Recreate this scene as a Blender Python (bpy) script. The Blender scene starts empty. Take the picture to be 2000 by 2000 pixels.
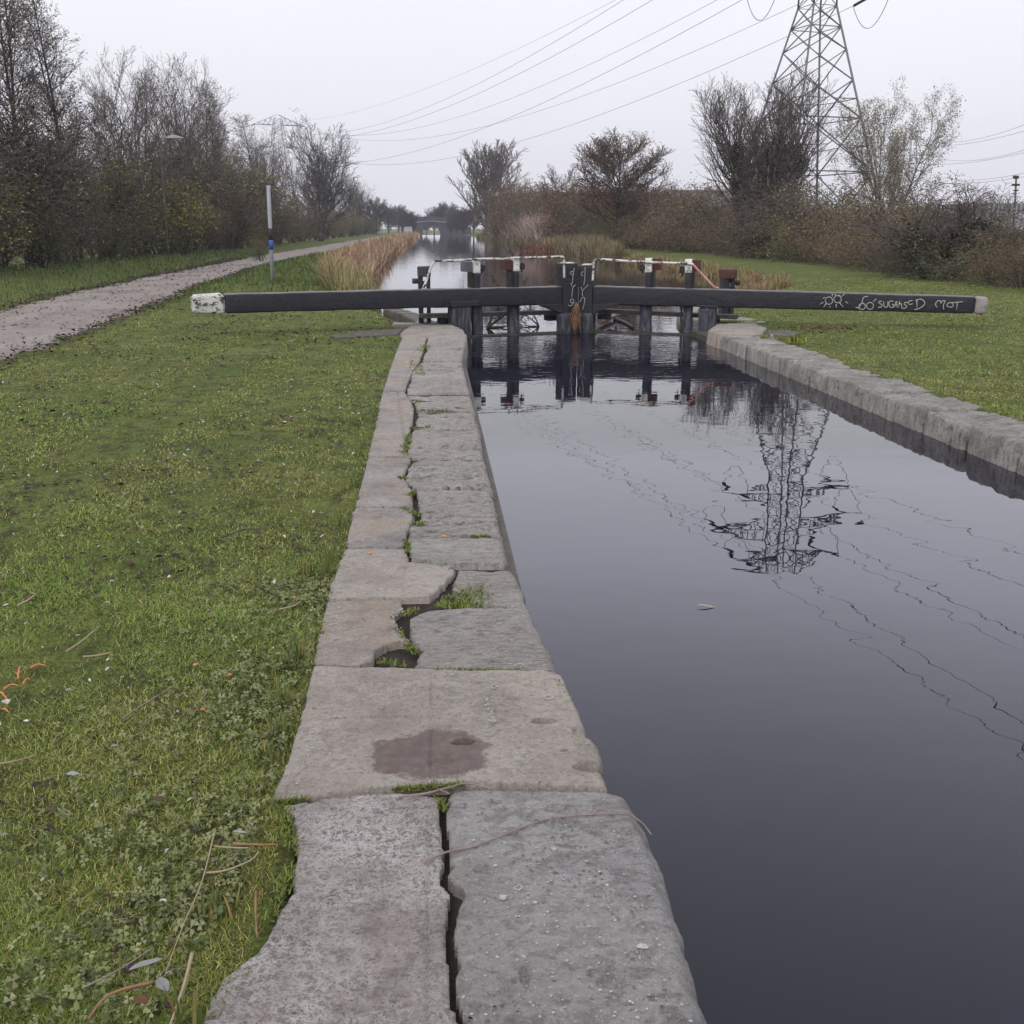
import bpy, bmesh, math, random
import numpy as np
from mathutils import Vector, Matrix

# ------------------------------------------------------------------ camera
S = bpy.context.scene
COL = S.collection
FPX = 2100.0; EYE = 1.6
PITCH = math.atan(555/FPX); YAW = math.atan(.07182)
cam_d = bpy.data.cameras.new('camera'); cam = bpy.data.objects.new('camera', cam_d); COL.objects.link(cam)
cam.location = (0, 0, EYE); cam.rotation_euler = (math.pi/2-PITCH, 0, -YAW)
cam_d.sensor_width = 36; cam_d.lens = FPX/2000*36; cam_d.clip_end = 4000; cam_d.clip_start = .05
S.camera = cam
# ------------------------------------------------------------------ world (overcast daylight) and a weak wide sun
SUN_EL, SUN_AZ = math.radians(48), math.radians(215)
w = bpy.data.worlds.new('World'); S.world = w; w.use_nodes = True
nt = w.node_tree; nt.nodes.clear()
def wn(t, **k):
    n = nt.nodes.new(t)
    for a, b in k.items(): setattr(n, a, b)
    return n
sky = wn('ShaderNodeTexSky', sky_type='NISHITA', sun_disc=False, sun_elevation=SUN_EL, sun_rotation=SUN_AZ, dust_density=4, air_density=1)
tc = wn('ShaderNodeTexCoord'); sx = wn('ShaderNodeSeparateXYZ'); nt.links.new(tc.outputs['Generated'], sx.inputs[0])
rp = wn('ShaderNodeValToRGB'); nt.links.new(sx.outputs['Z'], rp.inputs[0])
e = rp.color_ramp.elements
e[0].position = 0.0; e[0].color = (.80, .80, .87, 1)
e[1].position = 1.0; e[1].color = (.80, .81, .90, 1)
for p_, c_ in ((.10, (.90, .90, .97)), (.185, (.97, .97, 1.03)), (.21, (1.2, 1.2, 1.34)), (.3, (1.36, 1.36, 1.56)), (.45, (1.12, 1.13, 1.30)), (.65, (.85, .86, .98))):
    a = e.new(p_); a.color = (*c_, 1)
cn = wn('ShaderNodeTexNoise'); cn.inputs['Scale'].default_value = 2.2; cn.inputs['Detail'].default_value = 4; nt.links.new(tc.outputs['Generated'], cn.inputs['Vector'])
mr = wn('ShaderNodeMapRange'); mr.inputs['To Min'].default_value = 9.3; mr.inputs['To Max'].default_value = 10.6; nt.links.new(cn.outputs[0], mr.inputs[0])
sc = wn('ShaderNodeVectorMath', operation='SCALE'); nt.links.new(rp.outputs[0], sc.inputs[0]); nt.links.new(mr.outputs[0], sc.inputs['Scale'])
mx = wn('ShaderNodeMix', data_type='RGBA'); mx.inputs[0].default_value = .06
nt.links.new(sc.outputs[0], mx.inputs[6]); nt.links.new(sky.outputs[0], mx.inputs[7])
bg = wn('ShaderNodeBackground'); bg.inputs[1].default_value = .1; nt.links.new(mx.outputs[2], bg.inputs[0])
wo = wn('ShaderNodeOutputWorld'); nt.links.new(bg.outputs[0], wo.inputs[0])
sd = bpy.data.lights.new('sun', 'SUN'); sd.energy = 1.35; sd.angle = math.radians(22); sd.color = (1, .95, .88)
so = bpy.data.objects.new('sun', sd); COL.objects.link(so); so.rotation_euler = (math.pi/2-SUN_EL, 0, math.radians(-35)); so.location = (0, 0, 50)
S.view_settings.view_transform = 'Standard'; S.view_settings.look = 'None'; S.view_settings.exposure = .08; S.view_settings.gamma = 1

# ------------------------------------------------------------------ helpers
def ray(u, v):
    dx = (u-1000)/FPX; dy = (1000-v)/FPX
    F = math.cos(PITCH)+dy*math.sin(PITCH); Z = -math.sin(PITCH)+dy*math.cos(PITCH)
    return dx*math.cos(YAW)+F*math.sin(YAW), -dx*math.sin(YAW)+F*math.cos(YAW), Z
def P(u, v, z=0.):                       # survey: sight line to a level surface
    X, Y, Z = ray(u, v); t = (z-EYE)/Z
    return (X*t, Y*t, z)
def PY(u, v, y):
    X, Y, Z = ray(u, v); t = y/Y
    return (X*t, y, EYE+Z*t)
def tag(o, label=None, cat=None, group=None, kind=None):
    if label: o['label'] = label
    if cat: o['category'] = cat
    if group: o['group'] = group
    if kind: o['kind'] = kind
    return o
def empty(name, loc=(0, 0, 0), label=None, cat=None, group=None):
    o = bpy.data.objects.new(name, None); COL.objects.link(o); o.location = loc; o.empty_display_size = .2
    return tag(o, label, cat, group)
def link(name, me, m=None, parent=None):
    o = bpy.data.objects.new(name, me); COL.objects.link(o)
    if m is not None and not me.materials: me.materials.append(m)
    if parent is not None:
        o.parent = parent; o.matrix_parent_inverse = Matrix.Translation(-Vector(parent.location)) if parent.parent is None else Matrix()
    return o
def nmesh(name, V, F, col=None, smooth=False):      # F: (m,k) array or list of such arrays
    V = np.asarray(V, dtype=np.float32); Fs = F if isinstance(F, list) else [F]
    Fs = [np.asarray(f, dtype=np.int32) for f in Fs if len(f)]
    me = bpy.data.meshes.new(name)
    me.vertices.add(len(V)); me.vertices.foreach_set('co', V.ravel())
    nl = sum(f.size for f in Fs); me.loops.add(nl); me.polygons.add(sum(len(f) for f in Fs))
    me.loops.foreach_set('vertex_index', np.concatenate([f.ravel() for f in Fs]))
    tot = np.concatenate([np.full(len(f), f.shape[1], dtype=np.int32) for f in Fs])
    st = np.concatenate([[0], np.cumsum(tot)[:-1]]).astype(np.int32)
    me.polygons.foreach_set('loop_start', st)
    me.update(calc_edges=True)
    if smooth: me.polygons.foreach_set('use_smooth', np.ones(len(tot), dtype=bool))
    if col is not None:
        at = me.color_attributes.new('Col', 'FLOAT_COLOR', 'POINT')
        c = np.ones((len(V), 4), dtype=np.float32); c[:, :3] = col; at.data.foreach_set('color', c.ravel())
    return me
def tubes(P0, P1, R0, R1, n=4):
    P0 = np.asarray(P0, float).reshape(-1, 3); P1 = np.asarray(P1, float).reshape(-1, 3)
    R0 = np.broadcast_to(np.asarray(R0, float), (len(P0),)); R1 = np.broadcast_to(np.asarray(R1, float), (len(P0),))
    d = P1-P0; L = np.linalg.norm(d, axis=1, keepdims=True); d = d/np.maximum(L, 1e-9)
    up = np.where(np.abs(d[:, 2:3]) > .9, np.array([[1., 0, 0]]), np.array([[0., 0, 1]]))
    a = np.cross(d, up); a /= np.linalg.norm(a, axis=1, keepdims=True); b = np.cross(d, a)
    th = np.arange(n)*2*math.pi/n+.4
    ring = a[:, None, :]*np.cos(th)[None, :, None]+b[:, None, :]*np.sin(th)[None, :, None]
    V = np.concatenate([P0[:, None, :]+ring*R0[:, None, None], P1[:, None, :]+ring*R1[:, None, None]], axis=1)
    base = (np.arange(len(P0))*2*n)[:, None]
    i = np.arange(n); j = (i+1) % n
    F = np.stack([i, j, j+n, i+n], axis=1)
    F = (base[:, :, None]+F[None]).reshape(-1, 4)
    C0 = base+i[::-1][None]; C1 = base+(i+n)[None]
    return V.reshape(-1, 3), [F, C0, C1]
def tube_mesh(name, segs, n=5):
    A = np.array([s[0] for s in segs]); B = np.array([s[1] for s in segs]); R0 = np.array([s[2] for s in segs]); R1 = np.array([s[3] if len(s) > 3 else s[2] for s in segs])
    V, F = tubes(A, B, R0, R1, n); return nmesh(name, V, F)
def poly_tube(name, pts, r, n=8, close=True):        # one smooth swept tube along a polyline
    pts = [Vector(p) for p in pts]; V = []; F = []; prev = None
    rs = r if hasattr(r, '__len__') else [r]*len(pts)
    for k, p in enumerate(pts):
        d = (pts[min(k+1, len(pts)-1)]-pts[max(k-1, 0)]).normalized()
        if prev is None:
            a = d.cross(Vector((0, 0, 1)) if abs(d.z) < .9 else Vector((1, 0, 0))).normalized()
        else: a = (prev-d*prev.dot(d)).normalized()
        prev = a; b = d.cross(a)
        for i in range(n):
            t = 2*math.pi*i/n; V.append(p+(a*math.cos(t)+b*math.sin(t))*rs[k])
    for k in range(len(pts)-1):
        for i in range(n):
            j = (i+1) % n; F.append((k*n+i, k*n+j, (k+1)*n+j, (k+1)*n+i))
    me = bpy.data.meshes.new(name)
    me.from_pydata([tuple(v) for v in V], [], F+[tuple(range(n))[::-1], tuple((len(pts)-1)*n+i for i in range(n))])
    for p in me.polygons: p.use_smooth = len(p.vertices) == 4
    return me
def smooth_path(pts, n=6):
    out = []; P_ = [Vector(p) for p in pts]
    for i in range(len(P_)-1):
        a = P_[max(i-1, 0)]; b = P_[i]; c = P_[i+1]; d = P_[min(i+2, len(P_)-1)]
        for k in range(n):
            t = k/n; out.append(.5*((2*b)+(c-a)*t+(2*a-5*b+4*c-d)*t*t+(3*b-a-3*c+d)*t**3))
    out.append(P_[-1]); return out
def wob(p, s):                                       # cheap smooth noise on arrays (…,3) -> scalar
    p = np.asarray(p, float)
    x, y, z = p[..., 0], p[..., 1], p[..., 2]
    return (np.sin(x*1.7+s)+np.sin(y*2.3+s*1.7+x*.9)+np.sin(z*2.9+s*.6+y*1.1)+np.sin(x*3.7-y*2.9+z*3.1+s*2.2))/4
def timber(name, p0, p1, w, h, rnd=.015, noise=.004, seed=0, w1=None, h1=None, fr=9., up=(0, 0, 1), nst=None):
    """a squared, slightly worn timber from p0 to p1 (axis through its centre)"""
    p0 = np.array(p0, float); p1 = np.array(p1, float); d = p1-p0; L = np.linalg.norm(d); d /= L
    u = np.array(up, float); s = np.cross(d, u); s /= np.linalg.norm(s); u = np.cross(s, d)
    n = nst or max(4, int(L/.08)); w1 = w if w1 is None else w1; h1 = h if h1 is None else h1
    cs = []
    for (sx_, sy_) in ((1, 1), (-1, 1), (-1, -1), (1, -1)):
        for k in range(4):
            a0 = {(1, 1): 0, (-1, 1): 90, (-1, -1): 180, (1, -1): 270}[(sx_, sy_)]+k*30
            cs.append((sx_, sy_, math.cos(math.radians(a0)), math.sin(math.radians(a0))))
    V = []; m = len(cs); ts = [0, 0]+[i/n for i in range(1, n)]+[1, 1]
    for q, t in enumerate(ts):
        ww = w+(w1-w)*t; hh = h+(h1-h)*t; ins = rnd if q in (0, len(ts)-1) else 0
        tt = t
        if q == 1: tt = min(rnd/L, .2)
        if q == len(ts)-2: tt = 1-min(rnd/L, .2)
        for (sx_, sy_, c, s_) in cs:
            a = sx_*(ww/2-rnd)+c*(rnd-ins*.9); b = sy_*(hh/2-rnd)+s_*(rnd-ins*.9)
            V.append(p0+d*L*tt+s*a+u*b)
    V = np.array(V); nz = wob(V*fr, seed)*noise+wob(V*fr*3.1, seed+5)*noise*.5
    c = np.repeat(V.reshape(-1, m, 3).mean(axis=1), m, axis=0); o = V-c; o /= np.linalg.norm(o, axis=1, keepdims=True)
    V = V+o*nz[:, None]
    F = []
    for q in range(len(ts)-1):
        for i in range(m):
            j = (i+1) % m; F.append((q*m+i, q*m+j, (q+1)*m+j, (q+1)*m+i))
    me = bpy.data.meshes.new(name)
    me.from_pydata([tuple(v) for v in V], [], F+[tuple(range(m))[::-1], tuple((len(ts)-1)*m+i for i in range(m))])
    for p in me.polygons: p.use_smooth = len(p.vertices) == 4
    me.update(); return me
def prism(name, pts, vec, bev=0):
    bm = bmesh.new(); vs = [bm.verts.new(p) for p in pts]; f = bm.faces.new(vs)
    r = bmesh.ops.extrude_face_region(bm, geom=[f]); bmesh.ops.translate(bm, verts=[x for x in r['geom'] if isinstance(x, bmesh.types.BMVert)], vec=vec)
    bmesh.ops.recalc_face_normals(bm, faces=bm.faces)
    if bev: bmesh.ops.bevel(bm, geom=list(bm.edges), offset=bev, segments=2, affect='EDGES', profile=.7)
    me = bpy.data.meshes.new(name); bm.to_mesh(me); bm.free(); return me
def join(name, meshes):
    bm = bmesh.new()
    for m in meshes: bm.from_mesh(m)
    sm = [f.smooth for f in bm.faces]
    me = bpy.data.meshes.new(name); bm.to_mesh(me); bm.free(); return me

# ------------------------------------------------------------------ materials
class MB:
    def __init__(s, name, rough=.8, spec=.3):
        s.m = bpy.data.materials.new(name); s.m.use_nodes = True; s.t = s.m.node_tree; s.b = s.t.nodes['Principled BSDF']
        s.b.inputs['Roughness'].default_value = rough; s.b.inputs['Specular IOR Level'].default_value = spec
        s.tc = s.t.nodes.new('ShaderNodeTexCoord'); s.h = None
    def n(s, t, **k):
        x = s.t.nodes.new(t)
        for a, b in k.items(): setattr(x, a, b)
        return x
    def l(s, a, b): s.t.links.new(a, b)
    def vec(s, scale=(1, 1, 1), coord='Object'):
        mp = s.n('ShaderNodeMapping'); mp.inputs['Scale'].default_value = scale; s.l(s.tc.outputs[coord], mp.inputs[0]); return mp.outputs[0]
    def noise(s, scale, detail=4, rough=.55, vec=None, dist=0):
        x = s.n('ShaderNodeTexNoise'); x.inputs['Scale'].default_value = scale; x.inputs['Detail'].default_value = detail; x.inputs['Roughness'].default_value = rough; x.inputs['Distortion'].default_value = dist
        s.l(vec if vec is not None else s.vec(), x.inputs['Vector']); return x.outputs[0]
    def ramp(s, fac, stops, interp='LINEAR'):
        r = s.n('ShaderNodeValToRGB'); r.color_ramp.interpolation = interp; e = r.color_ramp.elements
        while len(e) < len(stops): e.new(.5)
        for i, (p, c) in enumerate(stops):
            e[i].position = p; e[i].color = (c, c, c, 1) if not hasattr(c, '__len__') else (*c, 1)
        s.l(fac, r.inputs[0]); return r.outputs[0]
    def mix(s, fac, a, b, mode='MIX'):
        x = s.n('ShaderNodeMix', data_type='RGBA', blend_type=mode)
        for i, v in ((0, fac), (6, a), (7, b)):
            if hasattr(v, 'is_output') or isinstance(v, bpy.types.NodeSocket): s.l(v, x.inputs[i])
            elif i == 0: x.inputs[0].default_value = v
            else: x.inputs[i].default_value = (*v, 1)
        return x.outputs[2]
    def math(s, op, a, b=0., c=0.):
        x = s.n('ShaderNodeMath', operation=op)
        for i, v in enumerate((a, b, c)):
            if isinstance(v, bpy.types.NodeSocket): s.l(v, x.inputs[i])
            else: x.inputs[i].default_value = v
        return x.outputs[0]
    def col(s, c):
        if isinstance(c, bpy.types.NodeSocket): s.l(c, s.b.inputs['Base Color'])
        else: s.b.inputs['Base Color'].default_value = (*c, 1)
    def bump(s, h, strength=.5, dist=.01):
        x = s.n('ShaderNodeBump'); x.inputs['Strength'].default_value = strength; x.inputs['Distance'].default_value = dist
        s.l(h, x.inputs['Height'])
        if s.h: s.l(s.h, x.inputs['Normal'])
        s.h = x.outputs[0]; s.l(s.h, s.b.inputs['Normal'])
def simple(name, cols, scale=5, rough=.8, bump=.3, bs=30, bd=.01, spec=.3, stretch=(1, 1, 1), metal=0):
    m = MB(name, rough, spec); v = m.vec(stretch)
    k = len(cols); st = [(.3+.4*i/(max(k-1, 1)), c) for i, c in enumerate(cols)]
    m.col(m.ramp(m.noise(scale, 6, .65, v), st) if k > 1 else cols[0])
    if bump: m.bump(m.noise(bs, 5, .6, v), bump, bd)
    m.b.inputs['Metallic'].default_value = metal
    return m.m
def leafmat(name, var=.25, rough=.75, trans=0.0):
    m = MB(name, rough, .2); at = m.n('ShaderNodeAttribute', attribute_name='Col'); oi = m.n('ShaderNodeObjectInfo')
    f = m.math('MULTIPLY_ADD', oi.outputs['Random'], 2*var, 1-var)
    x = m.n('ShaderNodeVectorMath', operation='SCALE'); m.l(at.outputs['Color'], x.inputs[0]); m.l(f, x.inputs['Scale'])
    m.col(x.outputs[0]); return m.m
LEAF = leafmat('leaf_surface'); GRASS = leafmat('grass_blade', 0, .6)
BARK = simple('bark_dark', [(.028, .024, .022), (.06, .052, .047)], 6, .9, .4, 40)
BARKG = simple('bark_grey', [(.07, .065, .06), (.14, .13, .12)], 6, .9, .4, 40)
TWIG = simple('twig_brown', [(.09, .073, .064), (.15, .12, .105)], 2, .9, 0)
TWIGR = simple('twig_reddish', [(.085, .068, .055), (.15, .12, .098)], 2, .9, 0)
TWIGP = simple('twig_pale', [(.13, .11, .085), (.21, .18, .14)], 2, .9, 0)
TWIGF = simple('twig_far_grey', [(.055, .05, .055), (.09, .08, .08)], 2, .9, 0)

def black_paint():
    m = MB('black_tarred_timber', .55, .4)
    g = m.noise(7, 8, .7, m.vec((1, 1, 3))); c = m.ramp(g, [(.3, (.010, .010, .014)), (.6, (.019, .019, .027)), (.8, (.038, .038, .044))])
    sp = m.ramp(m.noise(60, 3, .6, m.vec((.4, .4, 2))), [(.68, 0.), (.74, 1.)])
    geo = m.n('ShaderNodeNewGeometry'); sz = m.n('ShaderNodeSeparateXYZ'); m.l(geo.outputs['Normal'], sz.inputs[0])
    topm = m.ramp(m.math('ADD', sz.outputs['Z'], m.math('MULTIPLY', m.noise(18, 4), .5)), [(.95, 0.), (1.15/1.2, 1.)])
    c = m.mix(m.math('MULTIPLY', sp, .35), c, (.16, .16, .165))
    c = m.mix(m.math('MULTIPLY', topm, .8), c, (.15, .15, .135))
    m.col(c); m.bump(m.noise(40, 6, .7, m.vec((.3, .3, 2))), .7, .014); m.bump(m.noise(9, 4), .5, .03)
    return m.m
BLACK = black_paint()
WORN = simple('weathered_black_timber', [(.015, .015, .02), (.045, .045, .058), (.13, .13, .145)], 9, .75, .6, 30, .015, stretch=(2.5, 2.5, .5))
WETT = simple('wet_mossy_timber', [(.02, .02, .018), (.06, .06, .05)], 8, .5, .6, 30, .02)
def white_paint(name, amt=.45, base=(.62, .61, .57)):
    m = MB(name, .6, .4)
    cr = m.ramp(m.noise(9, 7, .75, m.vec((1, 1, 1.6))), [(amt, 1.), (amt+.04, 0.)])
    c = m.mix(m.ramp(m.noise(3, 4), [(.35, 0.), (.7, .5)]), base, (.42, .40, .35)); c = m.mix(cr, c, (.05, .05, .045))
    m.col(c); m.bump(cr, .5, .01); m.bump(m.noise(40, 4), .2, .005); return m.m
WHITE = white_paint('flaking_white_paint', .455); WHITE2 = white_paint('white_post_paint', .33, (.72, .71, .68))
WGREY = white_paint('worn_grey_paint', .36, (.25, .23, .225))
RAIL = white_paint('chipped_rail_paint', .46, (.66, .64, .60)); RAILR = simple('reddish_rail', [(.35, .1, .08), (.55, .4, .36)], 12, .6, .2)
RUST = simple('rust_red_box', [(.06, .025, .02), (.12, .05, .04)], 12, .75, .4, 50)
IRON = simple('dark_iron', [(.015, .015, .017), (.05, .045, .042)], 14, .6, .4, 50)
PLANK = simple('walkway_plank', [(.07, .065, .055), (.16, .15, .13)], 8, .85, .5, 30, stretch=(.5, 3, 3))
CHALK = simple('chalky_paint', [(.28, .28, .26), (.45, .45, .42)], 60, .9, .2)
STEEL = simple('galvanised_steel', [(.11, .11, .12), (.19, .19, .20)], 5, .55, .15, spec=.5)
WIRE = simple('cable_metal', [(.10, .10, .11)], rough=.6, bump=0)
POLE = simple('grey_pole_paint', [(.25, .25, .27), (.36, .36, .38)], 8, .6, .2)
BLUE = simple('blue_paint', [(.03, .09, .38)], rough=.5, bump=0)
LAMPP = simple('lamp_post_grey', [(.08, .085, .075), (.12, .125, .11)], 4, .7, .1)
LAMPM = simple('lamp_casing', [(.26, .27, .29)], rough=.5, bump=0)

def stone_mat(name, c1, c2, lich=.0, dark=.0, lcol=(.50, .48, .45), lscale=16, streak=1.0, spots=0., stain=None, tan=None, lthr=.035):
    m = MB(name, .88, .25); v = m.vec(); vs = m.vec((1, streak, 1))
    c = m.ramp(m.noise(3.2, 8, .62, v), [(.32, c1), (.68, c2)])
    if tan: c = m.mix(m.ramp(m.noise(1.6, 3, .5, v), [(.4, 0.), (.6, 1.)]), c, tan)
    fine = m.noise(55, 6, .7, v); c = m.mix(m.ramp(fine, [(.3, .55), (.5, 0.)]), c, tuple(x*.45 for x in c1))
    c = m.mix(m.ramp(m.noise(120, 3, .6, v), [(.58, 0.), (.75, .45)]), c, tuple(min(1, x*1.6) for x in c2))
    if dark:
        d = m.ramp(m.noise(13, 8, .72, vs, .6), [(.49, 0.), (.58, 1.)]); big = m.ramp(m.noise(2.2, 4, .6, v), [(.35, .3), (.65, 1.)])
        c = m.mix(m.math('MULTIPLY', m.math('MULTIPLY', d, big), dark), c, (.075, .07, .06))
    m_sp = m.noise(75, 4, .65, v); c = m.mix(m.ramp(m_sp, [(.60, 0.), (.655, .7)]), c, tuple(x*.38 for x in c1)); m_sp2 = m.noise(92, 4, .65, m.vec((1.1, 1, 1.3))); c = m.mix(m.ramp(m_sp2, [(.655, 0.), (.69, .55)]), c, tuple(min(.75, x*2.1) for x in c2))
    if lich:
        r = m.math('ABSOLUTE', m.math('SUBTRACT', m.noise(lscale, 9, .72, v, .25), .5))
        r = m.ramp(r, [(lthr*.3, 1.), (lthr, 0.)])
        r2 = m.math('ABSOLUTE', m.math('SUBTRACT', m.noise(lscale*2.3, 7, .72, v, .35), .47)); r2 = m.ramp(r2, [(lthr*.4, 1.), (lthr*1.3, 0.)])
        r = m.math('MAXIMUM', r, m.math('MULTIPLY', r2, .7))
        patch = m.ramp(m.noise(2.6, 5, .65, v), [(.42-.12*lich, 0.), (.62, 1.)])
        c = m.mix(m.math('MULTIPLY', m.math('MULTIPLY', r, patch), min(1, lich)), c, lcol)
    if spots:
        vo = m.n('ShaderNodeTexVoronoi'); vo.inputs['Scale'].default_value = 17; m.l(v, vo.inputs['Vector'])
        thr = m.math('LESS_THAN', m.math('ADD', vo.outputs['Distance'], m.math('MULTIPLY', m.noise(70, 3), .25)), .23)
        sel = m.n('ShaderNodeSeparateColor'); m.l(vo.outputs['Color'], sel.inputs[0]); pick = m.math('GREATER_THAN', sel.outputs[0], .72)
        c = m.mix(m.math('MULTIPLY', m.math('MULTIPLY', thr, pick), spots), c, (.55, .55, .52))
        pk2 = m.math('LESS_THAN', sel.outputs[1], .3); c = m.mix(m.math('MULTIPLY', m.math('MULTIPLY', thr, pk2), .6), c, (.11, .10, .085))
    if stain:
        (cx, cy, rx, ry) = stain; sp = m.n('ShaderNodeSeparateXYZ'); m.l(m.tc.outputs['Object'], sp.inputs[0])
        X = m.math('DIVIDE', m.math('SUBTRACT', sp.outputs[0], cx), rx); Y = m.math('DIVIDE', m.math('SUBTRACT', sp.outputs[1], cy), ry)
        q = m.math('ADD', m.math('MULTIPLY', X, X), m.math('MULTIPLY', Y, Y)); q = m.math('ADD', q, m.math('MULTIPLY', m.math('SUBTRACT', m.noise(7, 7, .66, v), .5), 2.8))
        k = m.ramp(q, [(.78, 1.), (1.0, 0.)]); wet = m.math('MULTIPLY', k, m.ramp(m.noise(20, 5, .7, v), [(.3, .62), (.6, .95)])); c = m.mix(wet, c, (.135, .095, .082), 'MIX'); m.l(m.math('MULTIPLY_ADD', wet, -.45, .88), m.b.inputs['Roughness'])
    m.col(c); m.bump(m.noise(26, 10, .75, vs, .4), 1., .018); m.bump(m.noise(130, 6, .75, v), .6, .004)
    return m.m
PST = P(838, 1475)
CON_L = stone_mat('lichened_concrete', (.205, .17, .15), (.33, .285, .255), .85, .6, lcol=(.62, .60, .57), lscale=24, lthr=.036)
CON_T = stone_mat('tan_concrete', (.27, .235, .20), (.375, .33, .285), .55, .25, tan=(.39, .345, .29), lscale=13, stain=(PST[0]+.01, PST[1], .20, .18), lthr=.022)
CON_P = stone_mat('pinkish_concrete', (.20, .18, .16), (.34, .31, .28), .6, .4, lscale=20, lthr=.03, tan=(.32, .265, .21))
LIME = stone_mat('smooth_grey_limestone', (.29, .282, .27), (.43, .42, .40), .22, .6, spots=1., streak=1.3, lscale=22, tan=(.27, .245, .225))
LIME2 = stone_mat('rough_grey_limestone', (.25, .24, .21), (.43, .415, .37), .45, .8, streak=3.2, lscale=9, tan=(.31, .28, .25))
LIME3 = stone_mat('pale_lock_limestone', (.15, .14, .12), (.38, .365, .335), .3, .9, streak=2.0, lscale=8)
SOIL_SHADE = simple('soil_with_joint_shade', [(.018, .015, .011), (.05, .04, .03)], 12, .95, .8, 40, .02)  # soil under the coping, darkened further to stand in for shade in joints
WALLM = simple('wet_wall_stone', [(.05, .045, .035), (.13, .115, .09)], 5, .6, .7, 14, .04)

# ------------------------------------------------------------------ ground
def lerp(y, pts):
    return np.interp(y, [p[0] for p in pts], [p[1] for p in pts])
BL = [(-10, -.40), (19.28, -.40), (19.3, -.25), (21, -.45), (26, -1.5), (30, -2.3), (34, -2.45), (58, -2.7), (100, -3.1), (300, -3.3), (900, -3.3)]
BR = [(-10, 4.98), (19.6, 4.98), (19.62, 4.9), (22, 5.1), (26, 7.0), (31, 9.8), (40, 10.6), (60, 10.1), (105, 9.9), (170, 8.6), (300, 7.6), (900, 7.6)]
def gz(x, y):                                          # lie of the land
    x = np.asarray(x, float); y = np.asarray(y, float)
    L = lerp(y, BL); R = lerp(y, BR)
    z = .012*np.sin(x*1.3+y*.7)+.012*np.sin(y*1.9-x*.8)+.006*np.sin(x*6.1+1)+.006*np.sin(y*5.3+x*3)-.03
    dl = L-x; dr = x-R; far = y > 19.3
    edge = np.where(x < 1, dl, dr)
    z = z-np.where(far, .30*np.exp(-np.clip(edge, 0, 9)/.35), 0)
    mound = .16*np.exp(-((x+4.6)/2.0)**2-((y-30.5)/3.0)**2)+.12*np.exp(-((x+3.2)/1.2)**2-((y-27)/3.0)**2)
    z = z+mound+np.where(x > 5.5, np.clip((x-5.5)/8, 0, 1)*.10*np.clip(y/15, 0, 1), 0)
    z = z+.25*np.exp(-((x+13.4)/2.2)**2)*np.where(y > 20, 1, .3)
    return z
ys = list(np.arange(-8, 19.2, .3))+[19.24, 19.3, 19.5]+list(np.arange(19.8, 45, .4))
y = 45
while y < 1500: y *= 1.06; ys.append(y)
ys = np.array(ys)
dl = np.array([0, .03, .1, .2, .35, .6, .9, 1.3, 1.8, 2.4, 3.1, 4, 5, 6, 7, 8, 9, 10, 11, 12, 13.5, 15, 18, 22, 30, 50, 100, 250, 700, 1500])
gx = []; gz_ = []
for yy in ys:
    L = lerp(yy, BL); R = lerp(yy, BR)
    xl = L-dl[::-1]; xr = R+dl; ch = np.linspace(L+.02, R-.02, 6)
    X = np.concatenate([xl, ch, xr]); Z = gz(X, np.full_like(X, yy)); n = len(dl); Z[n:n+6] = -1.6
    gx.append(X); gz_.append(Z)
gx = np.array(gx); GZ = np.array(gz_); nr, nc = gx.shape
V = np.stack([gx, np.repeat(ys[:, None], nc, 1), GZ], -1).reshape(-1, 3)
i = np.arange(nr-1)[:, None]*nc+np.arange(nc-1)[None]; i = i.ravel()
F = np.stack([i, i+1, i+nc+1, i+nc], 1)
def ground_mat():
    m = MB('turf', .9, .15); v = m.vec()
    big = m.noise(.55, 5, .6, v); c = m.ramp(big, [(.3, (.10, .13, .03)), (.5, (.15, .175, .04)), (.72, (.21, .215, .065))])
    c = m.mix(m.ramp(m.noise(2.6, 6, .7, v), [(.45, 0.), (.62, .8)]), c, (.075, .12, .02))
    c = m.mix(m.ramp(m.noise(9, 7, .78, m.vec((1, .6, 1))), [(.50, 0.), (.59, .75)]), c, (.045, .04, .02))
    c = m.mix(m.ramp(m.noise(45, 4, .7, v), [(.35, .7), (.55, 0.)]), c, (.03, .04, .012))
    m.col(c); m.bump(m.noise(30, 6, .75, v), .9, .03); m.bump(m.noise(4, 4, .6, v), .5, .06); return m.m
tag(link('ground', nmesh('ground', V, F, smooth=True), ground_mat()), kind='structure')
# towpath
pl = [(-8, -5.0), (13, -5.25), (24.4, -6.0), (35, -6.7), (47.7, -7.4), (90, -7.6), (145, -7.4), (300, -7.2), (400, -7.2)]
pr = [(-8, -8.4), (13, -8.7), (22, -8.9), (35.6, -9.6), (60, -10.2), (145, -10.3), (400, -10.3)]
yy = np.concatenate([np.arange(-6, 60, .25), np.geomspace(60, 380, 80)])
rows = []
for k, q in enumerate(yy):
    a_ = lerp(q, pl)+.10*math.sin(q*2.1)+.07*math.sin(q*5.7+1); b_ = lerp(q, pr)+.10*math.sin(q*1.7)+.08*math.sin(q*4.9)
    t = np.linspace(0, 1, 9); X = b_+(a_-b_)*t; Z = gz(X, np.full_like(X, q))+.012+.05*np.sin(t*math.pi)**.6-.03*(t == 0)-.03*(t == 1)
    rows.append(np.stack([X, np.full_like(X, q), Z], -1))
V = np.array(rows); nr, nc = V.shape[:2]; i = (np.arange(nr-1)[:, None]*nc+np.arange(nc-1)[None]).ravel()
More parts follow.
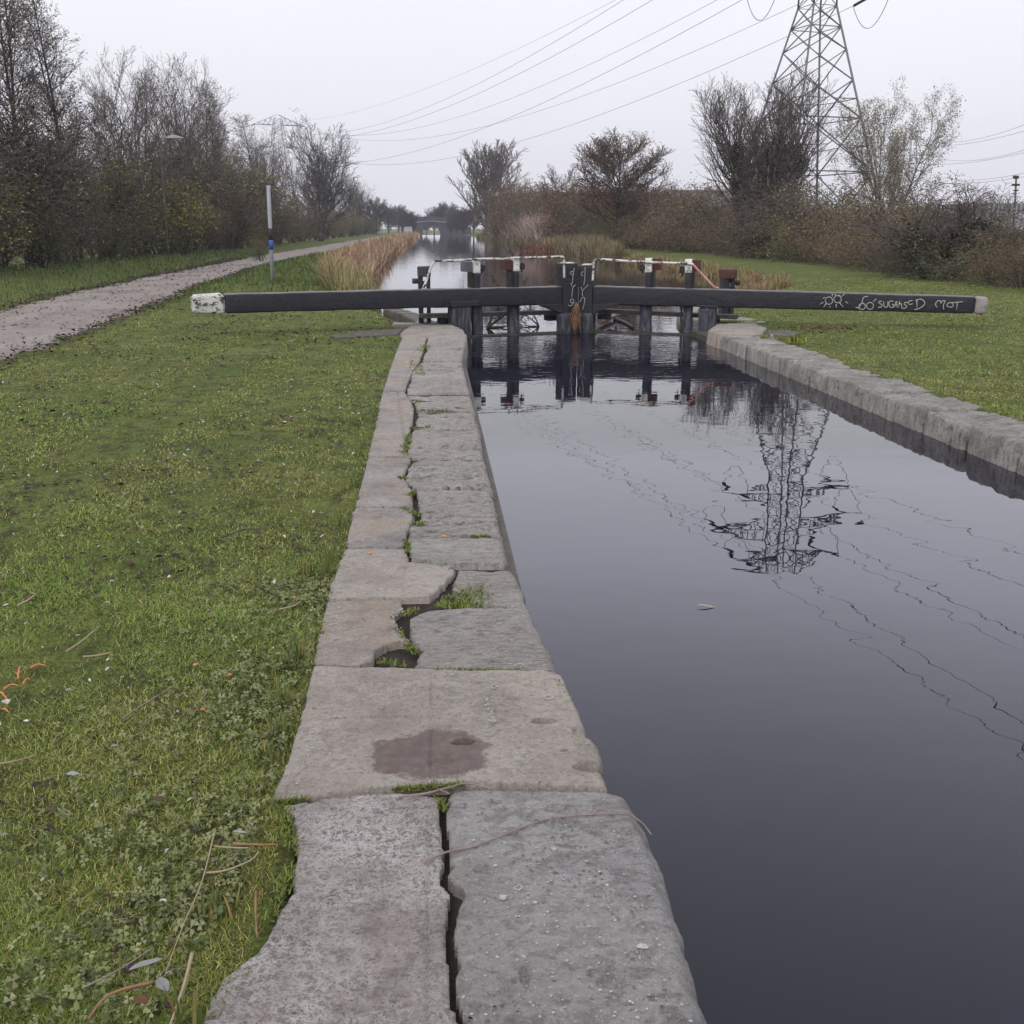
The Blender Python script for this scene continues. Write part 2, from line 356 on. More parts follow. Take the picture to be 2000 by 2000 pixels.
def path_mat():
    m = MB('gravel_path', .95, .15); v = m.vec()
    c = m.ramp(m.noise(1.1, 6, .65, m.vec((1, .4, 1))), [(.3, (.20, .175, .155)), (.7, (.36, .32, .29))])
    c = m.mix(m.ramp(m.noise(5, 6, .75, m.vec((1, .5, 1))), [(.56, 0.), (.66, .75)]), c, (.09, .07, .055))
    c = m.mix(m.ramp(m.noise(40, 4, .7, v), [(.35, .5), (.5, 0.)]), c, (.10, .085, .07))
    m.col(c); m.bump(m.noise(35, 6, .75, v), .8, .02); return m.m
tag(link('towpath', nmesh('towpath', V.reshape(-1, 3), np.stack([i, i+1, i+nc+1, i+nc], 1), smooth=True), path_mat()), kind='structure')
# water
def water_mat(name, ripple):
    m = MB(name, .012, .5); m.b.inputs['IOR'].default_value = 1.42; m.b.inputs['Roughness'].default_value = 0.0
    m.col((.004, .004, .013)); sp = m.n('ShaderNodeSeparateXYZ'); m.l(m.tc.outputs['Object'], sp.inputs[0])
    if ripple:
        k = m.ramp(m.math('DIVIDE', sp.outputs[1], 20.), [(.45, .004), (.66, .03), (.745, .10), (.81, .75), (.96, 1.)])
        pt = m.ramp(m.noise(.8, 3, .6), [(.35, .45), (.65, 1.)])
        h = m.math('MULTIPLY', m.math('MULTIPLY', m.noise(4.2, 2.5, .5, m.vec((1, 1.9, 1)), .7), k), pt)
        m.bump(h, 1., .026)
        h2 = m.noise(2.6, 1, .5, m.vec((1, 1.3, 1)), .2); m.bump(h2, 1., .0012)
    else:
        m.bump(m.noise(1.2, 2, .5, m.vec((1, 2.5, 1)), .2), 1., .003)
    return m.m
def sheet(name, pts, z, m):
    me = bpy.data.meshes.new(name); me.from_pydata([(x, y, z) for x, y in pts], [], [tuple(range(len(pts)))]); return tag(link(name, me, m), kind='structure')
sheet('lock_water', [(-.2, -8), (4.9, -8), (4.9, 18.5), (2.56, 19.3), (.2, 18.5)], -.22, water_mat('lock_water', True))
sheet('canal_water', [(-.6, 18.62), (.2, 18.62), (2.56, 19.42), (4.9, 18.62), (5.4, 18.62), (12, 30), (12, 285), (-5, 285), (-5, 30)], -.185, water_mat('canal_water', False))

# ------------------------------------------------------------------ lock walls and coping
def sdist(poly, X, Y):
    poly = np.array(poly); n = len(poly); D = np.full(X.shape, 1e9); ins = np.zeros(X.shape, bool)
    for k in range(n):
        a = poly[k]; b = poly[(k+1) % n]; e = b-a; t = np.clip(((X-a[0])*e[0]+(Y-a[1])*e[1])/(e@e), 0, 1)
        D = np.minimum(D, np.hypot(X-a[0]-t*e[0], Y-a[1]-t*e[1]))
        c = ((a[1] > Y) != (b[1] > Y)); xi = a[0]+(Y-a[1])/(b[1]-a[1]+1e-12)*(b[0]-a[0]); ins ^= c & (X < xi)
    return np.where(ins, D, -D)
def stone(name, poly, g=.012, r=.03, gap=.006, rough=.006, seed=0, top=0., depth=.34, hf=1., dents=(), grooves=(), amp=.004, rw=None, tilt=(0, 0)):
    pa = np.array(poly); x0, y0 = pa.min(0)-2*g; x1, y1 = pa.max(0)+2*g
    X, Y = np.meshgrid(np.arange(x0, x1+g, g), np.arange(y0, y1+g, g))
    pt = np.stack([X, Y, 0*X], -1)
    d = sdist(poly, X, Y)-gap-np.clip(wob(pt*19, seed+31)*.05-.026, 0, .03)*hf*(1 if r < .04 else .5)+wob(pt*14, seed)*rough+(wob(pt*41, seed+3)*rough*.5+wob(pt*95, seed+9)*rough*.3)*hf
    rr = np.full(X.shape, r)
    if rw is not None: rr = r+(rw-r)*np.clip((X-(pa[:, 0].max()-rw*1.6))/(rw*1.2), 0, 1)
    rr = rr*(1+.35*wob(pt*9, seed+20))
    q = np.clip((rr-d)/rr, 0, 1); Z = top-rr*(1-np.sqrt(np.clip(1-q*q, 0, 1)))*1.0
    Z += amp*wob(pt*7, seed+1)+amp*.6*wob(pt*23, seed+2)+tilt[0]*(X-pa[:, 0].mean())+tilt[1]*(Y-pa[:, 1].mean())
    for (dx, dy, a, b, dp) in dents:
        k = ((X-dx)/a)**2+((Y-dy)/b)**2+.25*wob(pt*40, seed); Z -= dp*np.clip((1.2-k)*6, 0, 1)
    for (ax, ay, bx, by, wd, dp) in grooves:
        ex, ey = bx-ax, by-ay; t = np.clip(((X-ax)*ex+(Y-ay)*ey)/(ex*ex+ey*ey), 0, 1); dd = np.hypot(X-ax-t*ex, Y-ay-t*ey)+.002*wob(pt*30, seed); Z -= dp*np.clip(1-dd/wd, 0, 1)
    Z = np.where(d < 0, top-depth, Z)
    nr, nc = X.shape; idx = np.arange(nr*nc).reshape(nr, nc); keep = d > 0
    fm = keep[:-1, :-1] | keep[1:, :-1] | keep[:-1, 1:] | keep[1:, 1:]
    F = np.stack([idx[:-1, :-1], idx[:-1, 1:], idx[1:, 1:], idx[1:, :-1]], -1)[fm]
    used = np.unique(F); mp = np.zeros(nr*nc, int); mp[used] = np.arange(len(used))
    # pull the skirt in under the edge so faces stand upright
    return nmesh(name, np.stack([X, Y, Z], -1).reshape(-1, 3)[used], mp[F], smooth=True)
def pp(l, z=0.): return [P(u, v, z)[:2] for u, v in l]
def gr(u0, v0, u1, v1, w=.008, d=.006): a = P(u0, v0); b = P(u1, v1); return (a[0], a[1], b[0], b[1], w, d)
def dn(u, v, a, b, dp): q = P(u, v); return (q[0], q[1], a, b, dp)
LW = empty('lock_wall', (0, 9, 0), 'near lock wall with a coping of concrete and limestone slabs running from the bottom of the photo to the gate', 'lock wall')
L1 = [(330, 2260), (400, 1976), (431, 1914), (498, 1857), (529, 1811), (566, 1743), (579, 1671), (571, 1598), (545, 1570), (600, 1561), (711, 1549), (773, 1545), (850, 1553), (858, 1560), (861, 1598), (866, 1655), (863, 1717), (879, 1748), (879, 1790), (868, 1831), (879, 1893), (881, 1940), (897, 2000), (905, 2260)]
R1 = [(871, 1557), (880, 1547), (900, 1542), (969, 1541), (1176, 1544), (1223, 1548), (1249, 1572), (1280, 1635), (1311, 1728), (1352, 1857), (1396, 2000), (1470, 2260), (915, 2260), (908, 2000), (893, 1955), (884, 1914), (900, 1883), (881, 1831), (892, 1780), (905, 1743), (873, 1717), (877, 1655), (868, 1598)]
S2 = [(609, 1300), (700, 1304), (770, 1303), (810, 1305), (940, 1310), (1060, 1309), (1098, 1320), (1123, 1368), (1145, 1419), (1174, 1455), (1181, 1480), (1177, 1502), (1190, 1538), (1100, 1537), (1000, 1534), (927, 1530), (850, 1533), (760, 1539), (680, 1549), (600, 1560), (527, 1566), (560, 1480), (585, 1400)]
M1 = [(637, 1174), (700, 1171), (785, 1169), (788, 1188), (768, 1203), (785, 1232), (802, 1250), (760, 1256), (738, 1270), (733, 1288), (700, 1302), (609, 1299), (620, 1240)]
R3 = [(797, 1208), (830, 1190), (920, 1187), (1000, 1185), (1036, 1188), (1060, 1235), (1085, 1280), (1098, 1313), (1050, 1308), (950, 1309), (850, 1307), (806, 1303), (822, 1270), (800, 1240)]
R4 = [(893, 1108), (950, 1111), (1003, 1107), (1022, 1140), (1035, 1183), (975, 1180), (930, 1176), (880, 1150), (890, 1125)]
M3 = [(675, 1072), (740, 1069), (795, 1072), (800, 1096), (840, 1101), (885, 1105), (891, 1114), (873, 1135), (860, 1150), (840, 1166), (700, 1168), (638, 1171), (650, 1130)]
cr = P(855, 1820); 
big = [('concrete_slab', L1, CON_L, dict(g=.006, r=.012, seed=1, gap=.001, grooves=[gr(400, 1985, 880, 1955, .012, .012), gr(838, 1600, 835, 2000, .009, .007)], rough=.006, amp=.003)),
       ('coping_stone', R1, LIME, dict(g=.006, r=.022, rw=.075, seed=2, top=.004, rough=.004, gap=.001, dents=[dn(1088, 1580, .03, .02, .012), dn(1025, 1905, .012, .03, .012), dn(1195, 1920, .03, .02, .01), dn(940, 1700, .02, .015, .01)], amp=.0028)),
       ('concrete_slab', S2, CON_T, dict(g=.006, r=.012, rw=.045, seed=3, gap=.003, top=.006, amp=.003, rough=.005, grooves=[gr(600, 1407, 860, 1400, .009, .009), gr(841, 1312, 841, 1520, .007, .005), gr(600, 1262, 740, 1258, .008, .006)], dents=[dn(1062, 1412, .038, .018, .09), dn(905, 1453, .034, .018, .06), dn(860, 1490, .04, .02, .006), dn(1000, 1368, .02, .012, .01), dn(1175, 1500, .08, .03, .05), dn(1150, 1430, .05, .05, .02), dn(1103, 1470, .008, .008, .02), dn(1032, 1340, .01, .008, .02)])),
       ('concrete_slab', M1, CON_P, dict(g=.009, r=.010, seed=4, gap=.001, amp=.003)), ('coping_stone', R3, LIME2, dict(g=.009, r=.014, rw=.06, seed=5, amp=.005, rough=.006, gap=.001)),
       ('coping_stone', R4, LIME2, dict(g=.010, r=.014, rw=.05, seed=6, amp=.006, rough=.006, gap=.001, top=-.006)), ('concrete_slab', M3, CON_T, dict(g=.010, r=.010, seed=7, gap=.001, amp=.003, grooves=[gr(795, 1096, 790, 1168, .01, .01)]))]
def z3(l): return [(600+x*.2588, 640+y*.2588) for x, y in l]
yj = [(1575, 1490, 755, 1425, 1445, 850), (1425, 1445, 850, 1217, 1405, 815), (1217, 1405, 815, 1120, 1385, 720), (1120, 1385, 745, 985, 1350, 825), (985, 1350, 765, 905, 1335, 745), (905, 1335, 750, 762, 1310, 790), (762, 1310, 800, 625, 1275, 830), (625, 1275, 820, 545, 1250, 800), (545, 1250, 745, 490, 1235, 735), (490, 1235, 750, 395, 1212, 775), (395, 1212, 775, 252, 1175, 862), (252, 1175, 865, 162, 1185, 905), (162, 1190, 900, 62, 1205, 915)]
lx = {1575: 750}
def ledge(y):  # left ends of the limestone blocks
    return float(np.interp(y, [62, 162, 252, 395, 490, 545, 625, 762, 905, 985, 1120, 1217, 1425, 1575], [908, 890, 855, 772, 742, 790, 818, 790, 745, 800, 735, 800, 820, 760]))
R5 = [(794, 1049), (880, 1048), (985, 1049), (996, 1085), (988, 1101), (890, 1101), (803, 1092), (797, 1070)]
big.append(('coping_stone', R5, LIME2, dict(g=.011, r=.013, rw=.055, seed=8, rough=.006, amp=.006, gap=.001)))
rr = random.Random(4)
mid0 = 0.; mid1 = 3.
for k, (b, bx, bl_, a, ax, al) in enumerate(yj):
    jl = rr.uniform(-12, 12)
    pl_ = z3([(al, a+8), ((al+ax)/2, a+7+mid0), (ax-4, a+7), (ax+6, a+13), (bx+4, b-12), (bx-5, b-4), ((bl_+bx)/2, b-4.5+mid1), (bl_, b-3), (min(al, bl_)+6+jl, (a+b)/2)]); mid0 = mid1; mid1 = rr.uniform(-5, 5)
    gv = []
    for q_ in range(max(1, int((b-a)/32))):
        yy0 = a+(b-a)*rr.uniform(.12, .88); xa_, xb_ = (al, ax) if rr.random() < .5 else ((al, (al+ax)/2) if rr.random() < .5 else ((al+ax)/2, ax)); ga = z3([(xa_, yy0)])[0]; gb = z3([((xa_+xb_)/2, yy0+rr.uniform(-9, 9))])[0]; gc = z3([(xb_, yy0+rr.uniform(-12, 12))])[0]; w_ = rr.uniform(.014, .026)+(.03 if b < 650 else .018 if b < 1000 else .004); gv += [gr(*ga, *gb, w_, .045), gr(*gb, *gc, w_, .045)]
    big.append(('coping_stone', pl_, LIME2, dict(g=.011, r=.024, rw=.06, seed=10+k, rough=.010, gap=.007, amp=.011, grooves=gv, top=rr.uniform(-.016, .006), tilt=(rr.uniform(-.02, .02), rr.uniform(-.01, .01)))))
cs = [(62, 720, 905), (480, 560, 742), (545, 550, 770), (975, 445, 800), (1120, 425, 735), (1350, 340, 712), (1420, 330, 780), (1655, 285, 752)]
le = [(62, 720), (200, 658), (380, 600), (500, 558), (800, 498), (930, 462), (1030, 440), (1330, 370), (1380, 340), (1655, 287)]
def lft(y): return float(np.interp(y, [q[0] for q in le], [q[1] for q in le]))
for k, (a, b) in enumerate([(62, 480), (480, 975), (975, 1350), (1350, 1655)]):
    L_ = [(lft(t), t) for t in np.linspace(b-2, a+4, 6)]; R_ = [(ledge(t)-6, t) for t in np.linspace(a+4, b-2, 9)]
    big.append(('concrete_slab', z3(L_+R_), CON_P, dict(g=.013, r=.013, seed=30+k, rough=.006, gap=.001, amp=.004, grooves=[gr(*z3([(ledge(a)-60, a)])[0], *z3([(ledge(b)-30, b)])[0], .018, .012)] if k < 2 else [])))
Q = [([(779, 652), (790, 641), (905, 641), (914, 655), (910, 661), (845, 659), (783, 660)], CON_P), ([(640, 655), (700, 646), (790, 641), (780, 652), (700, 657), (650, 660)], WALLM),
     ([(812, 626), (880, 626), (886, 634), (900, 640), (795, 639)], LIME2), ([(765, 629), (812, 629), (812, 634), (765, 635)], LIME2)]
for k, (pl_, mt) in enumerate(Q): big.append(('concrete_slab' if mt is CON_P else 'coping_stone', pl_, mt, dict(g=.025, r=.02, seed=50+k, top=-.004)))
BIGO = [link(nm, stone(nm, pp(pl_), **kw), mt, LW) for nm, pl_, mt, kw in big]
LICH = simple('lichen_crust', [(.26, .26, .24), (.48, .48, .45)], 90, .95, .4, 120, .003); LICHD = simple('dark_lichen', [(.10, .095, .08), (.17, .16, .135)], 60, .95, .4, 120, .003)
def crust(name, par, spots, z, m, seed, ring=False):
    r_ = random.Random(seed); V = []; F = []
    for (u, v, rad) in spots:
        q = P(u, v, z); n = 11; b = len(V); rr_ = [rad*r_.uniform(.65, 1.25) for _ in range(n)]; ph = r_.uniform(0, 6)
        for i_ in range(n):
            for f in ((1, .72) if ring else (1,)): V.append((q[0]+math.cos(ph+6.283*i_/n)*rr_[i_]*f*r_.uniform(.93, 1.07), q[1]+math.sin(ph+6.283*i_/n)*rr_[i_]*f*r_.uniform(.93, 1.07), z))
        if ring:
            for i_ in range(n): j_ = (i_+1) % n; F.append((b+2*i_, b+2*j_, b+2*j_+1, b+2*i_+1))
        else: F.append(tuple(range(b, b+n)))
    me = bpy.data.meshes.new(name); me.from_pydata(V, [], F); me.materials.append(m); o = bpy.data.objects.new(name, me); COL.objects.link(o); o.parent = par; o.matrix_parent_inverse = Matrix.Translation(-Vector(LW.location)); o['kind'] = 'stuff'
    o.location = (0, 0, 0); o.matrix_parent_inverse = Matrix(); return o
r_ = random.Random(8)
def along(pts, n, rad, jit):
    out = []
    for _ in range(n):
        k = r_.randrange(len(pts)-1); t = r_.random(); a, b = pts[k], pts[k+1]; out.append((a[0]+(b[0]-a[0])*t+r_.gauss(0, jit), a[1]+(b[1]-a[1])*t+r_.gauss(0, jit*.7), rad*r_.uniform(.4, 1.3)))
    return out
def inq(u, v): return v > 1560 and u < 1190+(v-1560)*.38 and u > 905
sp = [(r_.uniform(905, 1380), r_.uniform(1560, 1995), r_.uniform(.0012, .0042)) for _ in range(230)]; sp = [q for q in sp if inq(q[0], q[1])]
crust('lichen', BIGO[1], sp, .0085, LICH, 1); crust('lichen_ring', BIGO[1], [(1012, 1733, .011), (968, 1640, .005), (1083, 1657, .010), (1216, 1790, .006)], .009, LICH, 2, True)
crust('lichen', BIGO[1], [(983, 1752, .011), (1255, 1848, .012), (1083, 1658, .007), (1185, 1728, .006), (1045, 1762, .006), (968, 1690, .006), (925, 1640, .005)], .0088, LICH, 3)
sd2 = [(r_.gauss(c_[0], c_[2]), r_.gauss(c_[1], c_[2]*.5), r_.uniform(.0018, .005)) for c_ in ((945, 1580, 28), (1240, 1640, 40), (1100, 1610, 50), (1250, 1800, 45), (1050, 1680, 40), (1200, 1900, 50), (1000, 1960, 40), (1170, 1720, 40), (930, 1990, 30), (1300, 1960, 30)) for _ in range(26)]; sd2 = [q for q in sd2 if inq(q[0]+8, q[1])]
crust('dark_lichen', BIGO[1], sd2, .0082, LICHD, 4)
s2 = along([(962, 1328), (968, 1345)], 30, .0035, 4)+along([(945, 1358), (958, 1385), (965, 1410)], 60, .0035, 5)+along([(870, 1363), (890, 1366)], 25, .003, 3)+along([(1000, 1465), (1035, 1470), (1032, 1490)], 30, .0025, 4)+along([(870, 1318), (900, 1312)], 22, .003, 3)+along([(1000, 1310), (940, 1335)], 20, .002, 6)+along([(740, 1385), (755, 1372)], 14, .003, 4)+along([(650, 1380), (610, 1450), (585, 1530)], 70, .003, 9)
crust('lichen', BIGO[2], s2, .0125, LICH, 5); crust('lichen_ring', BIGO[2], [(1072, 1361, .019)], .0125, LICH, 6, True)
crust('lichen', BIGO[3], along([(785, 1190), (765, 1203), (780, 1232)], 55, .004, 3)+along([(662, 1190), (650, 1240)], 40, .0035, 6), .0055, LICH, 7)
crust('lichen', BIGO[4], along([(970, 1210), (985, 1245), (975, 1300)], 40, .0035, 7)+along([(1000, 1298), (1030, 1300)], 12, .005, 4), .009, LICH, 8)
ed_ = [(x_+14, y_) for x_, y_ in ((637, 1174), (650, 1130), (675, 1072), (700, 980), (720, 880))]
crust('lichen', BIGO[6], along(ed_[:3], 60, .004, 6), .006, LICH, 9)
def box(name, x0, x1, y0, y1, z0, z1, bev=0):
    return prism(name, [(x0, y0, z0), (x1, y0, z0), (x1, y1, z0), (x0, y1, z0)], (0, 0, z1-z0), bev)
link('wall_face', box('wall_face', -.38, .40, -6, 19.28, -1.7, -.10, 0), WALLM, LW)
sb = box('mortar_bed', -.37, .33, 1.2, 16.6, -.2, -.035); link('mortar_bed', sb, SOIL_SHADE, LW)
RW = empty('lock_wall', (5, 9, 0), 'far lock wall across the water, with a single row of rounded pale limestone blocks beside the lawn', 'lock wall')
link('wall_face', box('wall_face', 4.47, 5.02, -6, 19.6, -1.7, -.13, 0), WALLM, RW)
yq = 16.55; k = 0; rr = random.Random(9)
while yq > 3.2:
    ln = rr.uniform(.5, 1.05) if k % 4 else rr.uniform(.3, .5); j = rr.uniform(-.02, .02); wd = rr.uniform(-.06, .10)
    pl_ = [(4.42+j*.5, yq-ln), (5.08+wd, yq-ln+.03), (5.10+wd+rr.uniform(-.05, .05), yq-.01), (4.42-j*.3, yq)]
    link('coping_stone', stone('coping_stone', pl_, g=.018, r=.05, gap=.018, rough=.014, seed=70+k, depth=.33, hf=0., amp=.012, top=rr.uniform(-.018, .006), tilt=(0, rr.uniform(-.012, .012))), LIME3, RW)
    yq -= ln; k += 1
for k, (pl_, tp) in enumerate([([(1381, 645), (1398, 633), (1470, 630), (1500, 640), (1492, 652), (1404, 653)], 0), ([(1490, 648), (1530, 643), (1566, 652), (1552, 657), (1500, 655)], .01), ([(1502, 656), (1512, 655), (1514, 661), (1503, 662)], .03), ([(1375, 622), (1450, 616), (1500, 626), (1470, 631), (1400, 633)], -.02)]):
    link('concrete_slab' if k == 0 else 'coping_stone', stone('slab', pp(pl_), g=.03, r=.03, seed=90+k, top=tp, amp=.008), [CON_P, WALLM, LIME3, LIME2][k], RW)
# wing walls of the upper pool
def wing(name, label, pts, m):
    T = empty(name, (*pts[0], 0), label, 'retaining wall'); V = []; F = []
    for (x, y) in pts:
        pass
    for k in range(len(pts)-1):
        (x0, y0), (x1, y1) = pts[k], pts[k+1]; d = Vector((x1-x0, y1-y0, 0)); n = int(d.length/.7)+1
        for q in range(n):
            a = Vector((x0, y0, 0))+d*(q/n); b = Vector((x0, y0, 0))+d*((q+1)/n); link('coping_stone', timber('block', a.lerp(b, .02)+Vector((0, 0, -.14)), a.lerp(b, .98)+Vector((0, 0, -.14)), .34, .26, .04, .012, k*7+q), m, T)
        link('wall_face', timber('face', Vector((x0, y0, -.75)), Vector((x1, y1, -.75)), .26, 1.0, .01, .004, k), WALLM, T)
wing('wing_wall', 'stone wing wall curving behind the left end of the gate', [(-.1, 19.35), (-.45, 21.2), (-.9, 23)], WALLM)
wing('wing_wall', 'stone wing wall curving away behind the right end of the gate', [(4.75, 19.7), (4.95, 21.2), (5.6, 23), (6.6, 25)], LIME2)

# ------------------------------------------------------------------ lock gates
def gate_plane(a, b):
    a = Vector(a); b = Vector(b); d = (b-a); d.z = 0; d.normalize(); n = Vector((-d.y, d.x, 0))
    if n.y < 0: n = -n
    return a, d, n
GA, GD, GN = gate_plane((-3.69, 17.16, 0), (2.30, 19.22, 0))
HA, HD, HN = gate_plane((8.8, 17.05, 0), (2.83, 19.27, 0))
def on(u, v, pl_, off=0.):
    A, D, N = pl_; r = Vector(ray(u, v)); o = Vector((0, 0, EYE)); t = ((A+N*off-o).dot(N))/r.dot(N); return o+r*t
GL = (GA, GD, GN); GR = (HA, HD, HN)
def vpost(name, u0, u1, vt, vb, pl_, off, dep, m, par, seed=0, zb=None, rnd=.012, noise=.005, ut=None):
    a = on((u0+u1)/2, vb, pl_, off); t = on((ut or (u0+u1)/2), vt, pl_, off); wd = (on(u1, vb, pl_, off)-on(u0, vb, pl_, off)).length
    if zb is not None: a.z = zb
    N = pl_[2]; return link(name, timber(name, a+N*dep/2, t+N*dep/2, dep, wd, rnd, noise, seed, up=pl_[1]), m, par)
def ribbon(name, strokes, pl_, off, r, m, par):
    ms = []
    for st in strokes:
        q = [on(u, v, pl_, off) for u, v in st]; q = smooth_path(q, 4) if len(q) > 2 else q
        ms.append(poly_tube('s', q, r, 5))
    return link(name, join(name, ms), m, par)
def circ(cx, cy, rx, ry=None, n=10, a0=0, a1=360): return [(cx+rx*math.cos(math.radians(a0+(a1-a0)*k/n)), cy+(ry or rx)*math.sin(math.radians(a0+(a1-a0)*k/n))) for k in range(n+1)]
G1 = empty('lock_gate', (.3, 18.5, 0), 'left leaf of the black timber lock gate, its balance beam ending in flaking white paint', 'lock gate')
G2 = empty('lock_gate', (4.6, 18.5, 0), 'right leaf of the black timber lock gate, its balance beam scrawled with chalky graffiti', 'lock gate')
# left beam
bw = .30
def beam(u0, v0t, v0b, u1, v1t, v1b, pl_, m, par, name, noise, seed, rnd=.03):
    a = on(u0, v0t, pl_); b = on(u0, v0b, pl_); c = on(u1, v1t, pl_); d = on(u1, v1b, pl_); N = pl_[2]
    return link(name, timber(name, (a+b)/2+N*bw/2, (c+d)/2+N*bw/2, bw, (a-b).length, rnd, noise, seed, h1=(c-d).length, fr=3.5), m, par)
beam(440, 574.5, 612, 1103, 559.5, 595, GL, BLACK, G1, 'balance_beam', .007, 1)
beam(377, 576, 614.5, 441, 574, 613, GL, WHITE, G1, 'painted_end', .012, 2, .045)
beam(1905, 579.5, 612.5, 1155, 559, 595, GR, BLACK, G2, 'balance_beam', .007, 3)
beam(1930, 581, 614, 1904, 579, 613.5, GR, WGREY, G2, 'painted_end', .014, 4, .045)
# mitre posts
vpost('mitre_post', 1101, 1129, 514, 664, GL, -.04, .28, BLACK, G1, 5, noise=.01)
vpost('mitre_post', 1130, 1157, 518, 664, GR, -.04, .28, BLACK, G2, 6, noise=.01)
vpost('post_foot', 1096, 1127, 612, 670, GL, -.075, .2, WORN, G1, 7, noise=.02, rnd=.03)
vpost('post_foot', 1128, 1156, 612, 670, GR, -.075, .2, WORN, G2, 8, noise=.02, rnd=.03)
vpost('post_cap', 1104, 1121, 512.5, 515, GL, -.03, .2, WHITE2, G1, 9, noise=.003, rnd=.004); vpost('post_cap', 1137, 1155, 515.5, 518, GR, -.03, .2, WHITE2, G2, 9, noise=.003, rnd=.004)
for (pl_, par, pts) in ((GL, G1, [(1050, 594), (1102, 594), (1106, 614), (1098, 612)]), (GR, G2, [(1212, 593), (1155, 594), (1150, 614), (1160, 612)])):
    link('knee_brace', prism('knee_brace', [on(u, v, pl_, -.012) for u, v in pts], pl_[2]*.2, .008), BLACK, par)
# heel posts
vpost('heel_post', 885, 921, 596, 650, GL, -.02, .3, WORN, G1, 11, rnd=.05, zb=-.5); vpost('heel_post', 1364, 1398, 598, 646, GR, -.02, .3, WORN, G2, 12, rnd=.05, zb=-.5)
link('iron_collar', prism('iron_collar', [on(u, v, GL, -.035) for u, v in ((880, 590), (936, 588), (936, 597), (882, 600))], GN*.36, .006), BLACK, G1)
link('iron_collar', prism('iron_collar', [on(u, v, GR, -.03) for u, v in ((1362, 596), (1402, 598), (1402, 602), (1362, 600))], HN*.34, .006), BLACK, G2)
# submerged boarding with wet top rail
for pl_, par, a, b in ((GL, G1, 900, 1110), (GR, G2, 1146, 1385)):
    q = on(a, 650, pl_, .02); q.z = -.52; s = on(b, 650, pl_, .02); s.z = -.52
    link('gate_boards', timber('gate_boards', q+pl_[2]*.06, s+pl_[2]*.06, .14, .66, .01, .004, 3), WETT, par)
# uprights and paddle gear
def upright(par, pl_, ul, ur, vb, tl, tr, vt, vw, seed, um=None, white=True):
    vpost('gate_upright', ul, ur, 585, vb, pl_, .10, .16, WORN if seed % 2 else BLACK, par, seed, noise=.014, rnd=.02, zb=-.5)
    vpost('paddle_post', tl, tr, vw, 590, pl_, .14, .12, BLACK, par, seed+1, noise=.004)
    vpost('post_top', tl-.6, tr+.6, vt, vw, pl_, .13, .13, WHITE2, par, seed+2, noise=.003, rnd=.008)
upright(G1, GL, 925, 944, 662, 927, 938, 507, 534, 21); upright(G1, GL, 996, 1015, 660, 1005, 1014.5, 504, 530, 23)
upright(G2, GR, 1249, 1271, 662, 1260.5, 1272, 504, 532, 25); upright(G2, GR, 1334, 1351, 664, 1338.5, 1350.5, 506, 533, 27)
ribbon('painted_mark', [[(1263, 520), (1263, 526), (1268, 526)], [(1264, 518.5), (1269, 518.5)]], GR, .118, .004, IRON, G2)
ribbon('painted_mark', [[(1342, 528), (1349, 527), (1349, 531)], [(1342, 528), (1342, 532)], [(1342, 523), (1348, 523)]], GR, .118, .004, IRON, G2)
ribbon('painted_mark', [[(930, 513), (931, 517), (934, 514)]], GL, .118, .004, IRON, G1)
ribbon('painted_mark', [[(1008, 517), (1012, 517)]], GL, .118, .004, IRON, G1)
def gbox(name, par, pl_, u0, v0, u1, v1, off, dep, m, bev=.006):
    return link(name, prism(name, [on(u, v, pl_, off) for u, v in ((u0, v0), (u1, v0), (u1, v1), (u0, v1))], pl_[2]*dep, bev), m, par)
gbox('gear_box', G1, GL, 986, 508, 1004, 527, .18, .22, RUST); gbox('gear_box', G1, GL, 908, 511.5, 926.5, 531, .2, .22, simple('grey_gear_box', [(.12, .12, .14)], rough=.6, bump=.2))
gbox('gear_box', G2, GR, 1273, 505, 1289, 528, .2, .22, RUST); gbox('gear_box', G2, GR, 1351.5, 508, 1367, 530, .2, .22, RUST)
for par, pl_, u, v in ((G1, GL, 941, 524), (G1, GL, 1019, 520), (G2, GR, 1255, 523), (G2, GR, 1333, 527)):
    ms = []
    c = on(u, v, pl_, .18)
    for k in range(3):
        t = c+Vector((0, 0, (k-1)*.035)); ms.append(poly_tube('g', [t-pl_[1]*.02*(1+k % 2), t+pl_[1]*.05], .018+.008*(k % 2), 8))
    ms.append(poly_tube('g', [c-pl_[2]*.05, c+pl_[2]*.15], .03, 10)); ms.append(poly_tube('g', [c+Vector((0, 0, -.1)), c+Vector((0, 0, .07))], .012, 6))
    link('paddle_gear', join('paddle_gear', ms), IRON, par)
gbox('rack_bar', G1, GL, 916, 531, 927, 562, .2, .08, IRON); gbox('rack_bar', G1, GL, 993, 527, 1005, 562, .2, .08, IRON)
gbox('rack_bar', G2, GR, 1272, 528, 1279, 562, .2, .07, IRON); gbox('rack_bar', G2, GR, 1350, 530, 1357, 562, .2, .07, IRON)
vpost('paddle_rod', 1328, 1333, 594, 664, GR, .12, .05, IRON, G2, 33, zb=-.4, noise=.008)
# walkway planks
for par, pl_, a, b in ((G1, GL, (822, 617), (1098, 609)), (G2, GR, (1160, 606), (1441, 619))):
    p = on(*a, pl_, .42); q = on(*b, pl_, .42)
    link('walkway_plank', timber('walkway_plank', p, q, .26, .07, .01, .004, 41), PLANK, par)
    for t in (.12, .88):
        c = p.lerp(q, t); link('plank_bearer', timber('plank_bearer', c+Vector((0, 0, -.10)), c+Vector((0, 0, -.10))+pl_[1]*.22, .2, .10, .01, .01, 42), BLACK, par)
